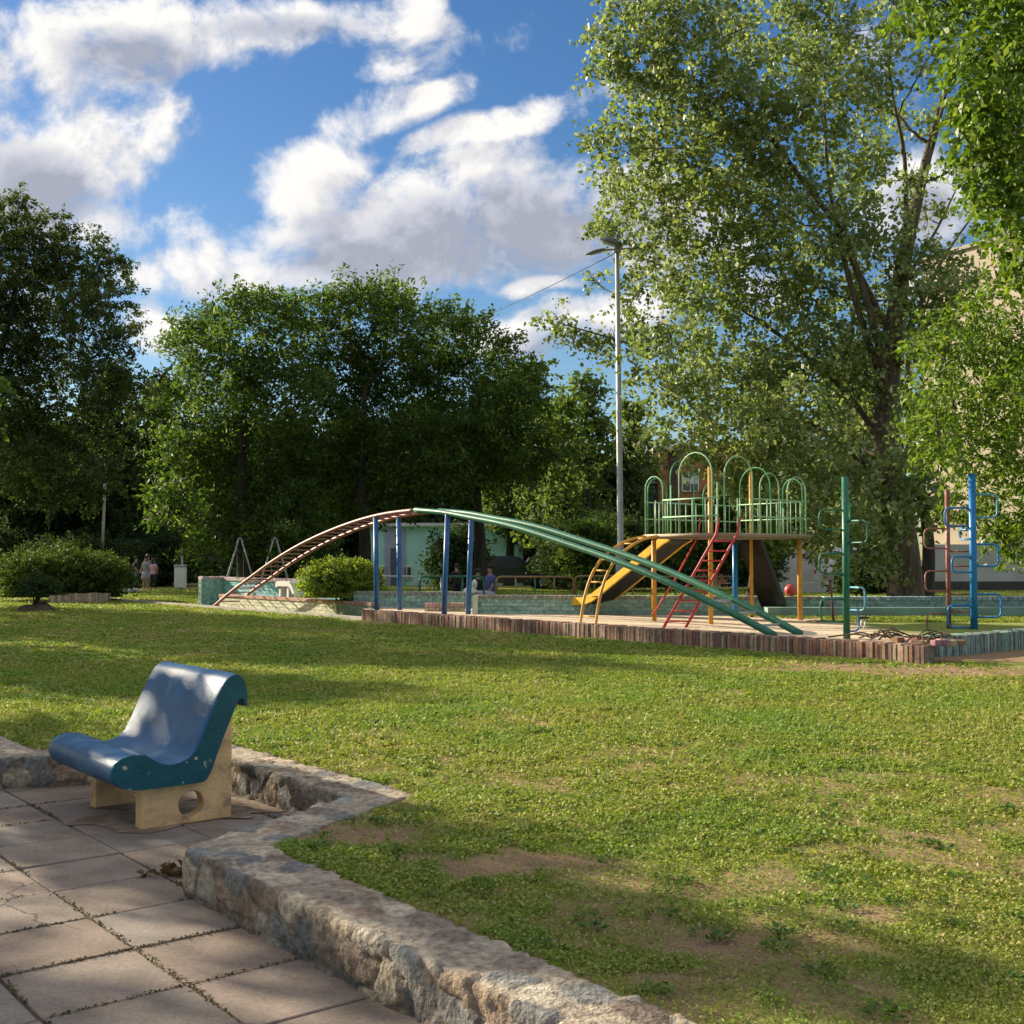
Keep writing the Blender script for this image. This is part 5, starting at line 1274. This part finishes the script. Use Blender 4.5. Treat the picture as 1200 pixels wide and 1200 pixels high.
# boundary wall at right
GY = 50.0
def gxp(px): return (px-CX)/F*GY
gw = thing('grey_wall', 'long pale grey boundary wall with dark plinth at the right behind the poles', 'wall', (gxp(1087), GY, LZ))
L_ = gxp(1500)-gxp(1087); zt3 = D(0,638,GY)[2]-LZ
pts = [(0,0),(L_,0),(L_,zt3+.1)]+[(gxp(1150)-gxp(1087)+(gxp(1215)-gxp(1150))*k/10, zt3+.75*math.sin(math.pi*k/10)**.7*(1 if k not in (0, 10) else 0)) for k in range(10, -1, -1)]+[(0,zt3)]
MB().prism(pts, 0, .25, lambda a, t, b: (a, t, b)).build('wall', M_shadew, gw)
MB().box((L_/2, -.02, .2), (L_, .06, .4)).build('plinth', pm('dark_plinth', (.07,.06,.055), .9), gw)
mb = MB(); mb.slab((gxp(880), 47), (gxp(1040), 47), LZ-.05, .62, .25); tag(mb.build('grey_kerb_wall', M_shadew), 'low grey wall beyond the far lawn between tower and poplar', 'low wall')
ww = MB(); ww.slab((gxp(885), 57), (gxp(1075), 57), LZ, 2.0, .2); tag(ww.build('white_street_wall', pm('dim_white_wall', (.45,.45,.43), .9, .3, .6)), 'off-white street wall glimpsed between the trunks', 'wall')
st_ = MB(); st_.add([(-60, 48.5, LZ+.03), (60, 48.5, LZ+.03), (60, 56.5, LZ+.03), (-60, 56.5, LZ+.03)], [(0,1,2,3)])
dw = MB(); dw.slab((D(612,0,59)[0]+.05, 60.5), (D(735,0,59)[0], 60.5), LZ, 2.6, .2); tag(dw.build('brown_fence', pm('dark_brown_fence', (.055,.04,.035), .9)), 'dark brown fence right of the turquoise building', 'fence')

# ------------------------------------------------------------------ cars
def car(label, x, y, rz, m, van=False):
    t = thing('parked_car', label, 'car', (x, y, LZ+.03), rz)
    L_, Wd, H = (4.1, 1.66, 1.45) if not van else (4.4, 1.75, 1.85)
    low = [(-L_/2,.30),(-L_/2+.05,.25),(L_/2-.05,.25),(L_/2,.34),(L_/2-.02,.62),(L_/2-.12,.74),(L_*.22,.92),(-L_/2+.1,.94),(-L_/2,.8)]
    MB().prism(low, -Wd/2, Wd/2, lambda a, t_, b: (a, t_, b)).build('body', m, t)
    gl = [(L_*.24,.90),(L_*.06,H-.06),(0,H),(-L_*.30,H),(-L_*.38,H-.07),(-L_*.46,.90)] if not van else [(L_*.3,.9),(L_*.18,H-.06),(L_*.1,H),(-L_*.45,H),(-L_*.48,.9)]
    def cab(a, t_, b): k = 1-.16*max(0, (b-.9)/(H-.9)); return (a, t_*k, b)
    MB().prism(gl, -Wd/2+.05, Wd/2-.05, cab).build('cabin', m, t)
    for s in (-1, 1):
        for (a0, a1) in ((.02, .19), (-.30, -.01)):
            q = []
            for (a_, b_) in ((a0, .97), (a1, .97), (a1-.12 if a1 > .1 else a1, H-.12), (a0, H-.12)):
                v = cab(a_*L_, s*(Wd/2-.05), b_); q.append((v[0], v[1]+s*.006, v[2]))
            MB().add(q+[(v[0], v[1]-s*.004, v[2]) for v in q], [(0,1,2,3),(7,6,5,4),(0,4,5,1),(1,5,6,2),(2,6,7,3),(3,7,4,0)]).build('window', M_glass, t)
        for wx in (-L_*.31, L_*.31):
            o = MB().tube([(wx, s*(Wd/2-.17), .30), (wx, s*(Wd/2+.02), .30)], .31, 20).build('wheel', M_rubber, t, smooth=False)
            MB().tube([(wx, s*(Wd/2-.0), .30), (wx, s*(Wd/2+.03), .30)], .18, 14).build('rim', M_galv, o)
        MB().box((L_/2-.05, s*Wd*.36, .62), (.09, .3, .13), 0, .01).build('headlight', M_lens, t); MB().box((-L_/2+.02, s*Wd*.38, .74), (.07, .2, .16), 0, .01).build('tail_light', M_redlamp, t)
    return t
car('dark parked car with dim red tail light right of the turquoise building', D(600,0,53)[0], 53, R(8), M_card)
car('second dark parked car in the shade between shrubs, nearer the brown fence', D(660,0,54)[0], 54.5, R(2), M_card)
car('white parked van partly hidden left of the poplar trunk', D(1020,0,53)[0], 53.5, R(4), M_carw, van=True)

# ------------------------------------------------------------------ people
def person(label, x, y, H, rz, top, bottom, hairm=M_hair, pose='stand', skirt=False, longhair=False, z=LZ, arms=(12, -12)):
    t = thing('person', label, 'person', (x, y, z), rz)
    k = H/1.7; V = []; E = []; Rr = []
    def v(p, r): V.append(tuple(c*k for c in p)); Rr.append(r*k); return len(V)-1
    def e(a, b): E.append((a, b)); return b
    if pose == 'stand':
        pz = .92; pel = v((0, 0, pz), .125); lean = 0; kn = None
    else: pz = .20 if pose == 'floor' else .48; pel = v((0, 0, pz), .13)
    wst = e(pel, v((0, 0, pz+.16), .115)); ch = e(wst, v((0, -.01, pz+.36), .14)); nk0 = e(ch, v((0, 0, pz+.50), .09)); nk = e(nk0, v((0, 0, pz+.57), .05)); 
    hd0 = e(nk, v((0, -.02, pz+.64), .075)); hd = e(hd0, v((0, -.02, pz+.74), .085)); e(hd, v((0, -.01, pz+.78), .07))
    for s, an in ((-1, arms[0]), (1, arms[1])):
        sh = e(nk0, v((s*.165, 0, pz+.46), .052)); el = e(sh, v((s*.22, -.04-.002*abs(an), pz+.20), .038)); wr = e(el, v((s*(.22-.05), -.12-.01*abs(an)/4, pz+.0+.004*abs(an)), .028)); e(wr, v((s*.17, -.15-.01*abs(an)/4, pz-.07+.004*abs(an)), .034))
    leg = []
    for s in (-1, 1):
        hp = e(pel, v((s*.09, 0, pz-.05), .095))
        if pose == 'stand': pts = [((s*.10, -.01+s*.02, .50), .06), ((s*.10, .01+s*.04, .10), .042), ((s*.11, -.10+s*.04, .035), .035)]
        elif pose == 'floor': pts = [((s*.28, -.36, .20), .06), ((s*.10, -.48, .07), .045), ((s*.05, -.55, .05), .035)]
        else: pts = [((s*.11, -.42, .46), .065), ((s*.11, -.42, .10), .045), ((s*.11, -.54, .04), .035)]
        c = hp; leg.append([hp])
        for p, r in pts: c = e(c, v(p, r)); leg[-1].append(c)
    me = bpy.data.meshes.new('body'); me.from_pydata(V, E, []); me.materials.append(M_skin); o = bpy.data.objects.new('body', me); COL.objects.link(o); o.parent = t
    sk = o.modifiers.new('skin', 'SKIN'); su = o.modifiers.new('sub', 'SUBSURF'); su.levels = 1; su.render_levels = 2
    for i, sv in enumerate(me.skin_vertices[0].data): sv.radius = (Rr[i], Rr[i]); sv.use_root = (i == 0)
    P3 = lambda i: Vector(V[i])
    sh_ = MB(); sh_.tube(smoothline([P3(pel)-Vector((0, 0, .02*k)), P3(wst), P3(ch), P3(nk0)-Vector((0, 0, .01)), P3(nk0)+Vector((0, 0, .03*k))], 3), [x_*k for x_ in np.interp(np.linspace(0, 4, 13), [0, 1, 2, 3, 4], [.165, .15, .175, .15, .07])], 14)
    for s, b_ in ((-1, 0), (1, 4)):
        i0 = nk0+1; 
    base = hd+2
    for s in (0, 1):
        a = base+s*4; sh_.tube([P3(nk0).lerp(P3(a), .5), P3(a), P3(a).lerp(P3(a+1), .65)], [.085*k, .075*k, .06*k], 10)
    sh_.build('shirt', top, t, smooth=True)
    bt = MB()
    if skirt: bt.tube([P3(pel)+Vector((0, 0, .08*k)), P3(pel), Vector((0, 0, .58*k))], [.15*k, .17*k, .25*k], 14)
    else:
        for lg in leg: bt.tube([P3(pel).lerp(P3(lg[0]), .3), P3(lg[0]), P3(lg[1]), P3(lg[1]).lerp(P3(lg[2]), .75)], [.13*k, .12*k, .085*k, .065*k], 10)
    bt.build('skirt' if skirt else 'trousers', bottom, t, smooth=True)
    hr = MB(); hc = P3(hd); hr.ball(tuple(hc+Vector((0, .018*k, .035*k))), (.098*k, .105*k, .105*k), 14, 9)
    if longhair: hr.ball(tuple(hc+Vector((0, .07*k, -.11*k))), (.085*k, .05*k, .19*k), 12, 8)
    hr.build('hair', hairm, t, smooth=True)
    return t
PY = 50.0
def pp(px, Y): return D(px, 655, Y)[0]
person('child in pink top and dark shorts, rightmost of the group at far left', pp(180, PY), PY, 1.32, R(160), M_cpink, M_cblack, longhair=True)
person('person in grey top with bare legs standing left of the pink child', pp(168, PY), PY+.4, 1.42, R(-20), M_cgrey, M_cskirt, skirt=True, longhair=True)
person('person in dark top standing behind the grey-topped one', pp(160, PY), PY+1.6, 1.48, R(40), M_cjean, M_cgrey)
person('dark dressed person at the left end of the far group', pp(151, PY), PY+1, 1.40, R(90), M_cblack, M_cjean)
person('dark dressed child standing behind the low wall between the blue posts', pp(535, 34), 34, 1.16, R(-150), M_cblack, M_cblack, arms=(40, -40))
person('seated woman in dark top and lilac trousers behind the rightmost blue post', pp(575, 32.5), 32.5, 1.6, R(-60), M_cblue, M_cskirt, pose='floor', longhair=True, z=LZ+.22)
person('second seated figure in dark clothes left of the lilac trousered woman', pp(560, 33.2), 33.2, 1.5, R(40), M_cblack, M_cjean, pose='floor', z=LZ+.15)
# low bench the women sit on, white jug-like toy, bin, litter
mb = MB(); mb.box((pp(568, 32.9), 33.0, LZ+.10), (1.3, .5, .2), 0, .02); tag(mb.build('low_platform', M_conc), 'low concrete ledge under the two seated figures', 'ledge')
wj = thing('white_rocker', 'small white rocking toy left of the second right blue post', 'toy', (pp(551, 32), 32, LZ))
MB().ball((0, 0, .46), (.2, .12, .13)).build('seat', M_white, wj, smooth=True); MB().ball((.12, 0, .66), (.08, .09, .14)).build('head', M_white, wj, smooth=True); MB().tube([(0, 0, 0), (0, 0, .4)], .06, 10).build('spring', M_galv, wj, smooth=True)
bn = thing('litter_bin', 'pale white litter bin on a post under the far left trees', 'bin', (pp(212, 49), 49, LZ))
MB().box((0, 0, .60), (.42, .35, .85), 0, .03).build('bin_body', M_white, bn); MB().box((0, 0, 1.07), (.46, .38, .08), 0, .02).build('lid', M_galv, bn); MB().tube([(0, 0, -.02), (0, 0, .2)], .05, 8).build('stand', M_galv, bn)
MB().tube([(.0, .22, 0), (.0, .22, 1.75)], .05, 8).build('post', M_conc, bn)
for i, (px, lb) in enumerate(((155, 'white bag lying on the grass by the far group, left one'), (165, 'pale bag lying on the grass at the feet of the far group'))):
    mb = MB(); mb.ball((0, 0, .09), (.28, .18, .1), 12, 7, lambda d: 1+.1*math.sin(6*d[0]+4*d[1])); o = mb.build('bag', M_cwhite, smooth=True); o.location = (pp(px, 48), 48-i, LZ); tag(o, lb, 'bag')
# fallen leaves by the wall corner, bits on the lawn
def leaf_pile(label, x, y, z, n, r, size, seed):
    g_ = np.random.default_rng(seed); p = np.stack([x+g_.normal(0, r, n), y+g_.normal(0, r*.45, n), z+.01+np.abs(g_.normal(0, .018, n))], 1)
    V, Fq = leaf_quads(p, size*(.6+.8*g_.random(n)), g_.normal(0, .7, (n, 3))+(0, 0, .8), g_.normal(0, 1, (n, 3)), .6, .28)
    return tag(mk('dry_leaves', V, Fq, M_dry), label, 'dry leaves', kind='stuff')
q = P(208, 1022, 0); leaf_pile('small heap of dry leaves at the corner of the stone wall', q[0], q[1], 0, 50, .055, .05, 3)
g_ = np.random.default_rng(8); n = 1500; r_ = 2.4+11*g_.random(n)**1.2; a_ = (g_.random(n)-.5)*R(52); X_ = r_*np.tan(a_); Y_ = r_
kk = in_poly(X_, Y_, [tuple(p) for p in offw(WW)]+[tuple(offw(WW)[-1]+udir*10.0), tuple(offw(WW)[0]+udir*10.0)]); X_, Y_ = X_[kk], Y_[kk]; n = len(X_)
V, Fq = leaf_quads(np.stack([X_, Y_, lawn_h(X_, Y_)+.012], 1), .015+.05*g_.random(n)**2, g_.normal(0, .35, (n, 3))+(0, 0, 1), g_.normal(0, 1, (n, 3)), .22, .05)
tag(mk('lawn_litter', V, Fq, leaf_mat('straw', [(.30,.22,.12), (.40,.32,.19), (.24,.15,.08)], .1, .9, .1, (1,1,1))), kind='stuff')
